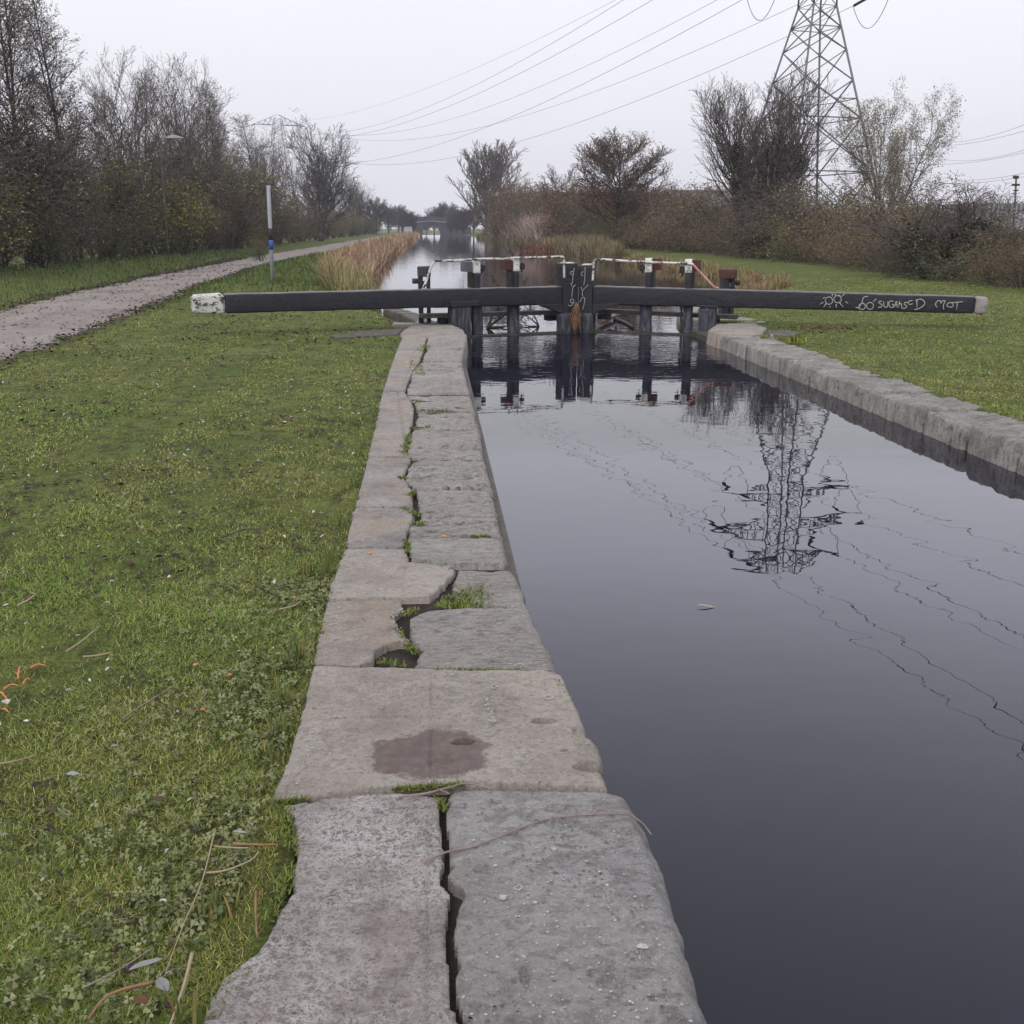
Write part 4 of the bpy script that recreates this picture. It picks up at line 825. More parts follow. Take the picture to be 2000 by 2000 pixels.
# left-hand wood
tl = [(31, 9.6, 0), (35.5, 9.5, 1), (40, 10.3, 0), (43.5, 11.6, 2), (46.5, 12.0, 0), (49.5, 12.2, 1), (53.5, 11.2, 2), (57.5, 10.2, 3), (61, 10.6, 4), (65, 10.2, 1), (69.5, 11.6, 3), (74, 11.8, 5), (78, 10.4, 4), (82, 11.9, 2), (86, 11.6, 0), (91, 11.2, 1), (96, 10.8, 2), (102, 10.5, 3), (109, 10.0, 0), (117, 10.5, 4), (133, 10, 5), (143, 10, 3), (155, 10.3, 4), (168, 10.5, 1), (182, 10.6, 5), (198, 11, 3), (216, 11, 4), (235, 12, 5), (255, 12, 3)]
allt = alders+ashes
for k, (y_, h_, v_) in enumerate(tl):
    leafy = v_ < 3
    allt[v_].put('alder_tree' if leafy else 'ash_tree', -15.6+RG.uniform(-1.0, 1.0), y_, h_, ('slender dark tree with few leaves' if leafy else 'bare grey-brown tree with upright twigs')+f', {ORD[k]} in the front row of the left wood', 'tree', 'trees of the left-hand wood')
for k in range(13):
    y_ = 30+k*7+RG.uniform(-1.5, 1.5); RG.choice(allt).put('background_tree', -18.6+RG.uniform(-1.5, 1.5), y_, RG.uniform(8.6, 10.8), f'bare tree behind the front row of the left-hand wood, {ORD[k]} from the viewer', 'tree', 'trees deeper in the left-hand wood')
BIGW = Proto(155, 13, .2, dict(WILL, rmin=.016), BARKG, TWIGF)
BIGW.put('willow_tree', -12.4, 124, 13.2, 'broad bare rounded tree standing above the lamps just right of the distant pylon', 'tree', rz=1.0)
YEL = Proto(156, 3.5, .03, SHRUB, BARK, TWIG, (3200, .07, [(.30, .27, .05), (.24, .22, .04), (.16, .17, .04)], .25))
y_ = 26; k = 0
while y_ < 275:
    h_ = RG.choice([RG.uniform(2.2, 3.2), RG.uniform(3, 5.2)]); ty = RG.choice([shr_g, shr_g, shr_g, shr_d, shr_b]) if y_ < 70 else RG.choice([shr_d, shr_b, shr_b, shr_g, shr_d]); P_ = RG.choice(ty)
    nm = {id(shr_g): 'yellowish green leafy', id(shr_d): 'dark green leafy', id(shr_b): 'reddish brown twiggy'}[id(ty)]
    P_.put('hedge_shrub', -13.4-(1.0 if y_ < 60 else 0)+RG.uniform(-.4, .4)-(k % 2)*1.3, y_, h_, f'{nm} shrub under the left wood beside the towpath verge, {ORD[k]} from the viewer', 'shrub', f'{nm} shrubs under the left-hand wood')
    y_ += (2.0 if y_ < 60 else 2.4 if y_ < 110 else 4.2)*RG.uniform(.8, 1.2); k += 1
shr_t = [Proto(150+k, 6, .05, dict(SHRUB, stems=6, sp=.45, nb=[11, 8, 5], n=[8, 5, 3, 2]), BARK, TWIG, (2600, .04, gp if k else dk, .2)) for k in range(2)]
for k in range(13):
    RG.choice(shr_t).put('tall_shrub', -15.8+RG.uniform(-.9, .9), 30+k*5.6+RG.uniform(-1, 1), RG.uniform(4.6, 7.4), f'tall open shrub between the trunks of the left wood, {ORD[k]} from the viewer', 'shrub', 'tall shrubs between the left trunks')
YEL.put('hedge_shrub', -13.0, 59.5, 3.9, 'bright yellow leaved bush at the front of the left-hand wood near the grey pole', 'shrub')
SMALL = shr_g[0]; q = P(512, 512, 0); SMALL.put('bank_bush', q[0], q[1], 1.35, 'small dark green bush on the near edge of the towpath behind the grey pole', 'shrub')
# far trees round the bridge
FARP = [Proto(160+k, 10, .2, dict(ROUND if k % 2 else POP, rmin=.017), BARKG, TWIGF) for k in range(2)]
for k, (u, v, y_, vt) in enumerate([(700, 450, 225, 365), (735, 450, 240, 385), (760, 450, 262, 395), (778, 450, 285, 398), (795, 450, 300, 412), (848, 450, 296, 400), (862, 450, 300, 394), (876, 450, 298, 390), (890, 450, 292, 398), (905, 450, 280, 405), (905, 450, 240, 400), (925, 450, 250, 395), (815, 450, 315, 415), (833, 450, 320, 420), (806, 450, 272, 418), (797, 450, 268, 410), (880, 450, 271, 412), (892, 450, 266, 405), (786, 450, 262, 404)]):
    q = PY(u, 450, y_); z = PY(u, vt, y_)[2]; FARP[k % 2].put('distant_tree', q[0], y_, z, 'hazy bare tree '+['left of', 'right of'][u > 843]+f' the far bridge, {ORD[k]} in its group', 'tree', 'hazy trees '+['left of', 'right of'][u > 843]+' the far bridge', sx=1.25)
# right bank
POPR = Proto(171, 16, .28, dict(POP, rmin=.02), BARKG, TWIGR)
q = PY(947, 455, 190); POPR.put('poplar_tree', q[0], 190, PY(947, 270, 190)[2]*1.0, 'tall bare poplar standing alone on the far right bank of the canal', 'tree', rz=.6, sx=1.35)
R2_ = Proto(172, 8, .16, dict(ROUND, rmin=.018, nb=[20, 11, 7]), BARK, TWIG); q = PY(1086, 470, 118); R2_.put('bare_tree', q[0], 118, PY(1086, 316, 118)[2], 'low bare forked tree between the poplar and the round orange-leaved tree', 'tree', rz=2, sx=1.1)
OR_ = [(.34, .16, .07), (.27, .14, .07), (.22, .14, .08)]
ROUN = Proto(173, 8.5, .15, ROUND, BARK, TWIGR, (11000, .05, OR_, .12, 0, lambda p: (np.hypot(p[:, 0], p[:, 1]) < 2.0) | (np.random.default_rng(1).random(len(p)) < .25)))
ROUN.put('round_tree', PY(1200, 488, 84)[0], 84, PY(1200, 256, 84)[2], 'round-headed tree with orange leaves left in its centre, on the right bank', 'tree', rz=.3, sx=1.42)
IVY = [(.028, .04, .02), (.045, .06, .028), (.02, .03, .016)]
def below(h, r): return lambda p: (p[:, 2] < h) & (np.hypot(p[:, 0], p[:, 1]) < r)
IV = Proto(174, 10, .22, dict(WILL, rmin=.010, stems=5, sp=.42, nb=[22, 12, 7], ang=[36, 34, 34], up=[.08, .15, .14, .05]), BARKG, TWIG, None, (30000, .075, IVY, .27, 0, below(6.4, 2.6)))
q = PY(1482, 470, 60); IV.put('ivy_tree', q[0], 60, PY(1480, 122, 60)[2], 'large bare tree with trunks thickly clad in dark ivy in front of the tall pylon', 'tree', rz=1.2, sx=1.1)
WLL = Proto(175, 10, .13, WILL, BARKG, TWIGP, (17000, .065, [(.34, .31, .22), (.26, .24, .15), (.40, .37, .30), (.25, .20, .10)], .14, .5))
q = PY(1735, 470, 66); WLL.put('willow_tree', q[0], 66, PY(1790, 150, 66)[2], 'pale willow with silvery leaves blown to one side right of the tall pylon', 'tree', rz=.4, sx=.85)
HW = Proto(176, 4, .12, dict(HAW, stems=5), BARK, TWIG, None, (9000, .06, IVY, .24, 0, below(3.6, 1.2)))
q = PY(1828, 500, 33); HW.put('hawthorn_tree', q[0], 33, PY(1810, 337, 33)[2], 'low dark wide-spreading thorn tree rising from the bushes at the right', 'tree', rz=.5, sx=1.15)
q = PY(1590, 480, 52); HW.put('thorn_tree', q[0], 56, 4.4, 'twiggy thorn bush at the foot of the tall pylon', 'tree', rz=2.5, sx=1.1)
bpal = [(.19, .17, .065), (.22, .20, .075), (.13, .11, .065), (.18, .13, .07), (.11, .12, .05)]
bram = [Proto(180+k, 2.5, .022, BRAM, TWIGR, TWIGR, (5200, .05, [bpal, [(.12, .14, .055), (.16, .17, .07), (.08, .07, .045), (.07, .09, .04)], [(.19, .12, .07), (.15, .10, .065), (.16, .14, .065)]][k % 3], .2)) for k in range(3)]
hp = [(8.0, 15.8), (27, 14.7), (32.4, 15.0), (37.6, 15.2), (48, 16.6), (65, 16.8), (80, 14.5), (95, 13.5), (120, 12.5), (180, 11.5)]
y_ = 20.; k = 0
desc = ['olive bramble bush', 'dark green bramble bush', 'russet bramble bush']
while y_ < 185:
    for row in range(2):
        h_ = float(np.interp(y_, [20, 32, 45, 60, 75, 100], [1.25, 1.5, 2.1, 2.4, 2.7, 3.1]))*(1+.25*row)*RG.choice([.7, .85, 1, 1.1, 1.35])*RG.uniform(.9, 1.1)
        Q_ = bram if y_ < 75 else [bram[2], shr_b[0], shr_b[1], bram[0]]; P_ = RG.choice(Q_); w_ = desc[bram.index(P_)] if P_ in bram else 'russet twiggy shrub'
        P_.put('bramble_bush' if P_ in bram else 'bank_shrub', float(lerp(y_, hp))+1.0+row*2.2+RG.uniform(-.4, .4), y_+row*1.1, h_, f'{w_} in the {"front" if row == 0 else "back"} row of the right hedge, {ORD[k]} from the viewer', 'bush', f'{w_} group, {"front" if row == 0 else "back"} of the right-hand hedge')
    y_ += (2.0 if y_ < 60 else 3.2 if y_ < 110 else 5)*RG.uniform(.85, 1.15); k += 1
for k, (y0_, x0_) in enumerate([(28, 17.5), (36, 18.5), (46, 19), (53, 18.5), (62, 20), (71, 18), (78, 17)]):
    shr_b[k % 3].put('sapling', x0_, y0_, [2.6, 2.9, 3.6, 4.0, 4.3, 4.6, 4.8][k], f'bare twiggy sapling standing up out of the right hedge, {ORD[k]} from the viewer', 'sapling', 'saplings in the right hedge', skip=('foliage',) if k % 2 else ())
# taller mixed growth behind the reeds
for k, (u, y_, vt, pr_) in enumerate([(975, 150, 385, shr_b[0]), (1000, 140, 370, shr_o[1]), (985, 155, 372, shr_b[2]), (1012, 146, 378, shr_b[0]), (1045, 138, 380, shr_d[2]), (1030, 130, 375, shr_o[0]), (1060, 125, 378, shr_d[0]), (1110, 115, 375, shr_b[0]), (1140, 105, 372, shr_o[1]), (1165, 98, 400, shr_d[1]), (1235, 95, 372, shr_o[0]), (1270, 92, 378, shr_b[0]), (1300, 88, 385, shr_d[2]), (1330, 86, 378, shr_o[1]), (1360, 82, 395, shr_d[0]), (1400, 74, 400, shr_d[1]), (1190, 100, 415, shr_d[2])]):
    q = PY(u, 460, y_); w_ = 'tall russet shrub' if pr_ in shr_b+shr_o else 'tall dark green shrub'
    pr_.put('bank_shrub', q[0], y_, PY(u, vt, y_)[2]*1.2, f'{w_} behind the right-bank reeds, {ORD[k]} of seventeen from the poplar rightwards', 'shrub', f'{w_}s behind the right-hand reeds', sx=1.2)

# ------------------------------------------------------------------ reeds, grass and litter (uncountable)
def blades(name, X, Y, Z, H, W, lean, cols, seed, label=None, cat=None, droop=.5, tip=.25, m=GRASS, parent=None, kind='stuff'):
    rg = np.random.default_rng(seed); n = len(X); th = rg.uniform(0, 2*math.pi, n); ph = th+rg.normal(math.pi/2, .5, n)
    a = np.stack([np.cos(th), np.sin(th), 0*th], 1)*(W/2)[:, None]; dv = np.stack([np.cos(ph)*lean, np.sin(ph)*lean, np.ones(n)], 1); dv /= np.linalg.norm(dv, axis=1, keepdims=True)
    dv2 = dv+np.stack([np.cos(ph), np.sin(ph), 0*th], 1)*droop*lean[:, None]; dv2 /= np.linalg.norm(dv2, axis=1, keepdims=True)
    B = np.stack([X, Y, Z], 1); M_ = B+dv*(H*.55)[:, None]; T_ = M_+dv2*(H*.45)[:, None]
    V = np.stack([B-a, B+a, M_-a*.8, M_+a*.8, T_-a*tip, T_+a*tip], 1).reshape(-1, 3); b = np.arange(n)[:, None]*6
    F = np.concatenate([b+np.array([[0, 1, 3, 2]]), b+np.array([[2, 3, 5, 4]])]); me = nmesh(name, V, F, np.repeat(cols, 6, 0)); o = link(name, me, m, parent)
    if parent is None: tag(o, label, cat, kind=kind)
    return o
def pick(rg, pal, n, var=.25, w=None):
    pal = np.array(pal); return pal[rg.choice(len(pal), n, p=w)]*rg.uniform(1-var, 1+var, (n, 1))
rg = np.random.default_rng(5)
def sn(x, y, f, s): return np.sin(x*f+s+1.3*np.sin(y*f*.7+s))*np.sin(y*f*1.1+s*2+1.1*np.sin(x*f*.8))
def lawn(name, n, side, ylo, yhi, seed, label):
    rg = np.random.default_rng(seed); t = rg.random(n); p = -.75; Y = (ylo**p+t*(yhi**p-ylo**p))**(1/p)
    if side < 0: xr = -.40; xl = -(.46*Y+1.3); X = xl+(xr-xl)*rg.random(n)
    else: xl = 4.98; xr = np.minimum(.66*Y+1.5, 15.5); ok = xr > xl; Y = Y[ok]; xr = xr[ok]; X = xl+(xr-xl)*rg.random(len(Y))
    k = np.ones(len(X), bool)
    if side < 0: k &= ~((X < lerp(Y, pl)-.02) & (X > lerp(Y, pr)+.05))
    k &= (X < lerp(Y, BL)-.05) | (X > lerp(Y, BR)+.05)
    bare = sn(X, Y, 2.3, 1)+.6*sn(X, Y, 6.1, 3)+.4*sn(X, Y, 15, 5); k &= bare < rg.uniform(.55, 1.5, len(X))
    X, Y = X[k], Y[k]; bare = bare[k]; n = len(X)
    lush = np.clip(.5+.6*sn(X, Y, .9, 7)+.3*sn(X, Y, 3.1, 2), 0, 1)
    c = pick(rg, [(.28, .275, .065), (.20, .225, .045), (.37, .34, .11), (.055, .06, .022), (.42, .36, .2)], n, .4, [.3, .25, .22, .15, .08])
    g = pick(rg, [(.14, .22, .04), (.19, .27, .05)], n, .3); c = np.where((rg.random(n) < lush*.75)[:, None], g, c)
    c = np.where(((bare > .35) & (rg.random(n) < .4))[:, None], c*.5+np.array([[.02, .014, .006]]), c)
    H = rg.uniform(.008, .026, n)*(1+.018*Y)*(1+.4*lush); W = (.0007+.0005*Y)*rg.uniform(.6, 1.4, n); lean = np.abs(rg.normal(0, 2.0, n))+.4
    return blades(name, X, Y, gz(X, Y)-.004, H, W, lean, c, seed+1, label, 'grass')
lawn('grass', 620000, -1, 1.5, 34, 11, 'short mossy matted turf of the left-hand lawn')
lawn('grass', 170000, 1, 7.0, 34, 12, 'short bright turf of the right-hand lawn beyond the water')
# rough grass: banks and verges
n = 36000; Y = rg.uniform(21, 70, n)**1.0; s = rg.random(n)
X = np.where(s < .55, lerp(Y, BL)-rg.random(n)*(lerp(Y, BL)-lerp(Y, pl))*1.0, lerp(Y, pr)-rg.random(n)**1.3*8.5)
k = Y > np.where(s < .55, 23, 20); X, Y = X[k], Y[k]; n = len(X); cl = sn(X, Y, 3.3, 4); k = cl > rg.uniform(-1.1, .5, n); X, Y = X[k], Y[k]; n = len(X)
blades('rough_grass', X, Y, gz(X, Y), rg.uniform(.06, .22, n), rg.uniform(.015, .03, n)*(Y/35), np.abs(rg.normal(.4, .4, n)), pick(rg, [(.08, .14, .03), (.11, .16, .035), (.06, .09, .03), (.14, .15, .05)], n), 22, 'longer rough green grass on the canal bank and the towpath verge', 'grass')
def reeds(name, n, ylo, yhi, xf, hmin, hmax, pal, seed, label, wk=1., p=-.3):
    rg = np.random.default_rng(seed); t = rg.random(n); Y = (ylo**p+t*(yhi**p-ylo**p))**(1/p); X = xf(Y, rg.random(n)); z = np.maximum(gz(X, Y), -.2); H = rg.uniform(hmin, hmax, n)*(1+.35*sn(X*1.5, Y, .9, 3)+.2*sn(X, Y, 3.1, 5))
    blades(name, X, Y, z, H, (.010+.00055*Y)*wk*rg.uniform(.7, 1.3, n), np.abs(rg.normal(.22, .25, n)), pick(rg, pal, n, .35), seed+1, label, 'reeds', 1.2)
RP = [(.34, .23, .13), (.42, .30, .19), (.25, .15, .10), (.30, .20, .14), (.50, .38, .25)]
reeds('reed_bed', 26000, 29.5, 270, lambda Y, r: lerp(Y, BL)+.35-r**.8*np.interp(Y, [29, 33, 45, 80, 270], [.7, 1.2, 1.6, 2.2, 2.6]), .3, .85, RP, 31, 'dry straw-coloured reeds along the left water edge of the canal')
reeds('reed_bed', 2600, 25.5, 31, lambda Y, r: lerp(Y, BL)+.2-r*.9, .25, .8, [(.30, .26, .12), (.22, .22, .08), (.36, .28, .16)], 33, 'thin greenish tuft of reeds at the near end of the left reed bank')
RP2 = [(.22, .16, .10), (.28, .20, .12), (.16, .14, .07), (.20, .17, .09), (.12, .13, .06)]
reeds('reed_bed', 22000, 58, 200, lambda Y, r: lerp(Y, BR)-.6+r*np.interp(Y, [58, 70, 90, 120, 200], [.8, 2.0, 4.2, 5, 4]), .35, 1.0, RP2, 35, 'brown and olive reeds along the right bank of the canal')
reeds('reed_bed', 8200, 26, 62, lambda Y, r: lerp(Y, BR)-.2+r*.7, .12, .4, [(.34, .24, .13), (.27, .18, .10), (.18, .17, .06)], 37, 'short orange-brown sedge where the right lawn meets the pool')
RP3 = [(.40, .30, .27), (.46, .36, .33), (.30, .22, .17)]
def plume(Y, r): return lerp(Y, BR)+.2+r*4.0
reeds('plumed_reeds', 12000, 105, 175, plume, 1.5, 2.9, RP3, 39, 'taller pinkish plumed reeds on the right bank behind the rail', 1.2)
n = 500; Y = rg.uniform(84, 92, n); X = np.array([PY(1075, 470, float(q))[0] for q in Y])+rg.uniform(-2.4, 2.6, n)
blades('dock_plants', X, Y, gz(X, Y)*0-.1, rg.uniform(.3, .7, n), rg.uniform(.03, .07, n), np.abs(rg.normal(.4, .3, n)), pick(rg, [(.12, .055, .042), (.16, .05, .035), (.26, .10, .07)], n), 41, 'patch of dark red dock plants at the right water edge', 'plants')
# low broad leaved ground cover near the coping
n = 5200; t = rg.random(n)**1.5; Y = 1.75+3.2*t; e_ = np.interp(Y, [1.6, 2.0, 2.4, 3.0, 5.5], [-.62, -.60, -.50, -.48, -.45]); X = e_-np.abs(rg.normal(0, .30, n))-.02; k = sn(X, Y, 5, 2)+.5*sn(X, Y, 13, 1) > rg.uniform(-1.2, .4, n); X, Y = X[k], Y[k]; n = len(X)
c = np.stack([X, Y, gz(X, Y)+rg.uniform(.008, .035, n)], 1); a0 = rg.uniform(0, 6.28, n); Vs = []; Cs = []; tl_ = rg.normal(0, .5, (n, 2)); sz = rg.uniform(.005, .014, n); cc = pick(rg, [(.14, .165, .055), (.18, .20, .08), (.08, .10, .035), (.21, .22, .11)], n)
for q in range(3):
    for (rr_, da) in ((.0, 0), (.7, -.55), (1.15, -.4), (1.0, 0), (1.15, .4), (.7, .55)):
        an = a0+q*2.09+da; dx = np.cos(an)*rr_*sz; dy = np.sin(an)*rr_*sz; Vs.append(c+np.stack([dx, dy, tl_[:, 0]*dx+tl_[:, 1]*dy+.15*rr_*sz*(abs(da) > .5)], 1))
V = np.stack(Vs, 1).reshape(-1, 3); b = np.arange(n)[:, None]*18; F = np.concatenate([b+np.arange(6)[None]+6*q for q in range(3)])
tag(link('ground_cover', nmesh('ground_cover', V, F, np.repeat(cc, 18, 0)), GRASS), 'low grey-green three-lobed weeds crowding the left edge of the concrete coping', 'weeds', kind='stuff')
def litter(name, X, Y, Z, size, pal, seed, label, lift=.01):
    rg = np.random.default_rng(seed); n = len(X); c = np.stack([X, Y, Z+lift], 1); th = rg.uniform(0, 6.28, n); s = size*rg.uniform(.6, 1.4, n); cu = rg.uniform(.1, .5, n)
    a = np.stack([np.cos(th), np.sin(th), rg.normal(0, .25, n)], 1)*s[:, None]; b = np.stack([-np.sin(th), np.cos(th), rg.normal(0, .25, n)], 1)*(s*.5)[:, None]; up = np.zeros((n, 3)); up[:, 2] = s*cu
    V = np.stack([c-a, c-b*.8-a*.3+up, c-b*.7+a*.4+up, c+a, c+b*.8+a*.3+up*.6, c+b*.8-a*.4+up*.6], 1).reshape(-1, 3); F = np.arange(6*n).reshape(n, 6)
    return tag(link(name, nmesh(name, V, F, np.repeat(pick(rg, pal, n, .3), 6, 0)), GRASS), label, 'leaf litter', kind='stuff')
n = 13000; Y = 2+30*rg.random(n)**1.1; X = -.55-(.40*Y+.4)*rg.random(n); k = (X > lerp(Y, pl)+.05) & (sn(X, Y, 1.6, 9)+.5*sn(X, Y, 5, 2)+.5*sn(X, Y, 13, 6) > rg.uniform(-.2, 1.5, n)); X, Y = X[k], Y[k]
litter('fallen_leaves', X, Y, gz(X, Y)+.006, .012+.0013*Y, [(.035, .025, .018), (.06, .035, .02), (.09, .06, .04), (.03, .026, .022)], 51, 'dark brown dead leaves strewn over the left-hand lawn')
n = 5200; Y = rg.uniform(10, 60, n); sd_ = rg.random(n) < .5; X = np.where(sd_, lerp(Y, pl)+rg.normal(0, .13, n), lerp(Y, pr)+rg.normal(0, .22, n)); litter('fallen_leaves', X, Y, gz(X, Y)+.03, .028+.0006*Y, [(.035, .022, .016), (.07, .04, .028), (.05, .035, .025)], 53, 'brown leaf litter collected along both edges of the towpath')
n = 1500; Y = 8+42*rg.random(n)**1.3; X = lerp(Y, pr)+(lerp(Y, pl)-lerp(Y, pr))*rg.beta(.8, .8, n); litter('fallen_leaves', X, Y, gz(X, Y)+.05, .02+.0006*Y, [(.06, .04, .03), (.10, .07, .055), (.045, .035, .03)], 54, 'dark leaves trodden into the surface of the towpath')
n = 260; Y = 14.2+5.8*rg.random(n); X = 6.3+rg.normal(0, .45, n); litter('fallen_leaves', X, 17.2+rg.normal(0, .35, n), gz(X, Y)+.02, .03+0*Y, [(.12, .04, .035), (.09, .03, .025), (.14, .07, .045)], 55, 'patch of reddish dead leaves on the lawn under the right beam')
n = 420; Y = 2+10*rg.random(n); X = -.6-(.45*Y+.3)*rg.random(n); litter('pale_fragments', X, Y, gz(X, Y)+.012, .008+.0008*Y, [(.35, .35, .34), (.28, .27, .25), (.45, .43, .38)], 57, 'small pale leaf fragments and shell bits scattered in the left turf')
# moss tufts in the joints
MP = [(.13, .17, .03), (.09, .13, .025), (.18, .20, .04)]
mj = [((930, 1150), (900, 1175), .10, 700), ((860, 1180), (930, 1183), .05, 500), ((785, 1200), (810, 1190), .03, 160), ((770, 1225), (790, 1248), .015, 120), ((795, 1258), (815, 1275), .025, 160), ((740, 1290), (790, 1298), .03, 160), ((850, 1309), (1020, 1309), .008, 420), ((540, 1566), (600, 1560), .010, 260), ((770, 1540), (900, 1531), .016, 520), ((855, 1560), (868, 1580), .012, 120),
      (z3([(720, 970)])[0], z3([(770, 800)])[0], .04, 420), (z3([(750, 1270)])[0], z3([(820, 1235)])[0], .03, 260), (z3([(730, 1360)])[0], z3([(845, 1410)])[0], .03, 320), (z3([(840, 1460)])[0], z3([(850, 1490)])[0], .03, 120), (z3([(740, 1600)])[0], z3([(770, 1690)])[0], .02, 240), (z3([(1230, 1570)])[0], z3([(1370, 1578)])[0], .015, 160), (z3([(700, 1130)])[0], z3([(735, 1140)])[0], .03, 140),
      (z3([(850, 180)])[0], z3([(910, 130)])[0], .08, 220), (z3([(800, 250)])[0], z3([(850, 350)])[0], .10, 300), (z3([(800, 545)])[0], z3([(850, 560)])[0], .05, 120), (z3([(840, 620)])[0], z3([(1080, 625)])[0], .02, 160), (z3([(780, 760)])[0], z3([(930, 745)])[0], .04, 160), ((1085, 1325), (1120, 1395), .012, 160), ((380, 1990), (470, 1900), .05, 200), ((545, 1560), (575, 1660), .035, 420), ((520, 1790), (575, 1690), .03, 300)]
XX = []; YY = []
for (a, b, w_, n) in mj:
    A_ = P(*a); B_ = P(*b); n = int(n*.6); t = rg.random(n); XX.append(A_[0]+(B_[0]-A_[0])*t+rg.normal(0, w_, n)*.45); YY.append(A_[1]+(B_[1]-A_[1])*t+rg.normal(0, w_, n)*.45)
X = np.concatenate(XX); Y = np.concatenate(YY); n = len(X)
blades('moss', X, Y, 0*X-.006, rg.uniform(.008, .022, n)*(1+.04*Y), (.0022+.0006*Y)*rg.uniform(.8, 1.5, n), np.abs(rg.normal(0, 1, n))+.3, pick(rg, MP, n), 61, 'bright green moss growing in the joints of the near coping', 'moss')
# taller grass tufts along the coping edge
for k, (u, v, h_) in enumerate([(555, 1370, .13), (585, 1285, .11), (540, 1430, .10), (645, 1085, .15), (640, 1110, .13), (600, 1110, .10), (520, 1480, .08), (560, 1300, .09), (370, 1990, .17), (420, 1760, .09), (700, 880, .09), (665, 1010, .12), (690, 940, .10)]):
    q = P(u, v); n = 26 if k != 8 else 9; th = rg.uniform(0, 6.28, n); X = q[0]+rg.normal(0, .018, n); Y = q[1]+rg.normal(0, .018, n)
    o = blades('grass_tuft', X, Y, gz(X, Y), h_*rg.uniform(.4, 1, n), rg.uniform(.004, .008, n)*(1 if k != 8 else 2), np.abs(rg.normal(.15, .15, n)), pick(rg, [(.13, .17, .05), (.10, .15, .04), (.20, .19, .06), (.28, .20, .07)], n, .2, [.35, .35, .2, .1]), 70+k, 'x', 'x')
    del o['kind']; tag(o, f'upright coarse grass tuft at the left edge of the coping, {ORD[[4, 6, 3, 9, 8, 7, 2, 5, 0, 1, 12, 10, 11][k]-1]} from the viewer' if k != 8 else 'tuft of broad green blades at the bottom edge of the photo beside the coping', 'grass tuft', 'coarse grass tufts along the coping' if k != 8 else None)
    o['category'] = 'grass tuft'
# straws, twigs, leaves
STRAW = simple('dry_straw', [(.28, .21, .13), (.38, .31, .21)], 20, .8, .2); STRAWR = simple('rusty_stalk', [(.20, .10, .05), (.34, .2, .11)], 20, .8, .2); TW = simple('pale_twig', [(.20, .15, .13), (.30, .24, .21)], 20, .85, .4, 80)
DARKTW = simple('dark_twig', [(.05, .04, .035), (.10, .085, .075)], 20, .85, .3)
def stick(name, pts, r, m, label, cat='straw', z=.012, grp=None, side=()):
    r = r*(.75 if r < .02 else 1); q = [Vector(P(u, v, z+(dz[0] if dz else 0))) for u, v, *dz in pts]; n = len(smooth_path(q, 4)); rs = [r*(1-.5*k/(n-1)) for k in range(n)]
    me = poly_tube(name, smooth_path(q, 4), rs, 6); ms = [me]
    for s in side: ms.append(poly_tube('s', smooth_path([Vector(P(u, v, z+.004)) for u, v in s], 3), r*.5, 5))
    return tag(link(name, join(name, ms) if side else me, m), label, cat, grp)
stick('dry_stem', [(827, 1685), (870, 1665), (925, 1653), (985, 1630), (1040, 1608), (1085, 1597), (1150, 1591), (1230, 1589)], .0045, TW, 'long knobbly dry stem lying across the crack onto the grey front stone', 'twig', .012, None, [[(1068, 1612), (1080, 1595)], [(1125, 1592), (1121, 1574)], [(1160, 1591), (1166, 1578)], [(1230, 1589), (1255, 1608), (1272, 1630)], [(1060, 1605), (1036, 1593)]])
stick('dry_stem', [(778, 1556), (830, 1550), (880, 1537), (912, 1530), (965, 1541)], .005, TW, 'broken dry stem lying in the joint above the front stone', 'twig', .014, None, [[(855, 1541), (878, 1550)]])
stick('straw', [(455, 1648), (510, 1650), (541, 1649)], .005, STRAWR, 'short orange straw lying at the edge of the near slab', 'straw', .03)
stick('straw', [(420, 1653), (460, 1656), (486, 1656)], .004, STRAW, 'pale short straw left of the orange straw', 'straw', .03)
stick('straw', [(500, 1740), (499, 1780), (502, 1827)], .0045, STRAWR, 'reddish upright-lying stalk beside the near slab', 'straw', .03)
stick('straw', [(400, 1705), (440, 1700), (490, 1680), (505, 1662)], .004, STRAW, 'bent pale stalk in the weeds beside the near slab', 'straw', .035)
stick('straw', [(420, 1620, ), (395, 1720), (365, 1790), (345, 1840), (322, 1905)], .0028, STRAW, 'very long thin pale stem in the lower left weeds', 'straw', .04)
stick('straw', [(300, 1918), (215, 1942), (172, 1990)], .006, STRAWR, 'kinked rusty brown flat stalk at the bottom left', 'straw', .02)
stick('straw', [(375, 1862), (362, 1915), (345, 1965), (330, 2010)], .006, STRAW, 'broad dry leaf blade at the bottom edge beside the tuft', 'straw', .03)
stick('straw', [(240, 1402), (290, 1370), (338, 1340)], .005, TW, 'brown straight stalk on the lawn at the left', 'straw', .02)
stick('straw', [(35, 1182), (55, 1172), (70, 1160)], .008, STRAW, 'short pale straw at the left edge of the lawn', 'straw', .015)
stick('straw', [(130, 1272), (165, 1248), (193, 1223)], .005, STRAW, 'long pale straw slanting up on the lawn', 'straw', .02)
stick('straw', [(162, 1283), (190, 1280), (219, 1274)], .006, STRAW, 'white bent straw on the lawn', 'straw', .02)
stick('twig', [(433, 1050), (470, 1036), (483, 1033), (520, 1033)], .006, DARKTW, 'thin dark twig lying on the turf near the coping', 'twig', .02)
stick('straw', [(160, 1930), (230, 1895), (300, 1850)], .003, TW, 'thin brown stalk low in the left weeds', 'straw', .03)
stick('straw', [(0, 1492), (30, 1486), (70, 1475)], .004, STRAW, 'thin pale straw at the very left edge', 'straw', .02)
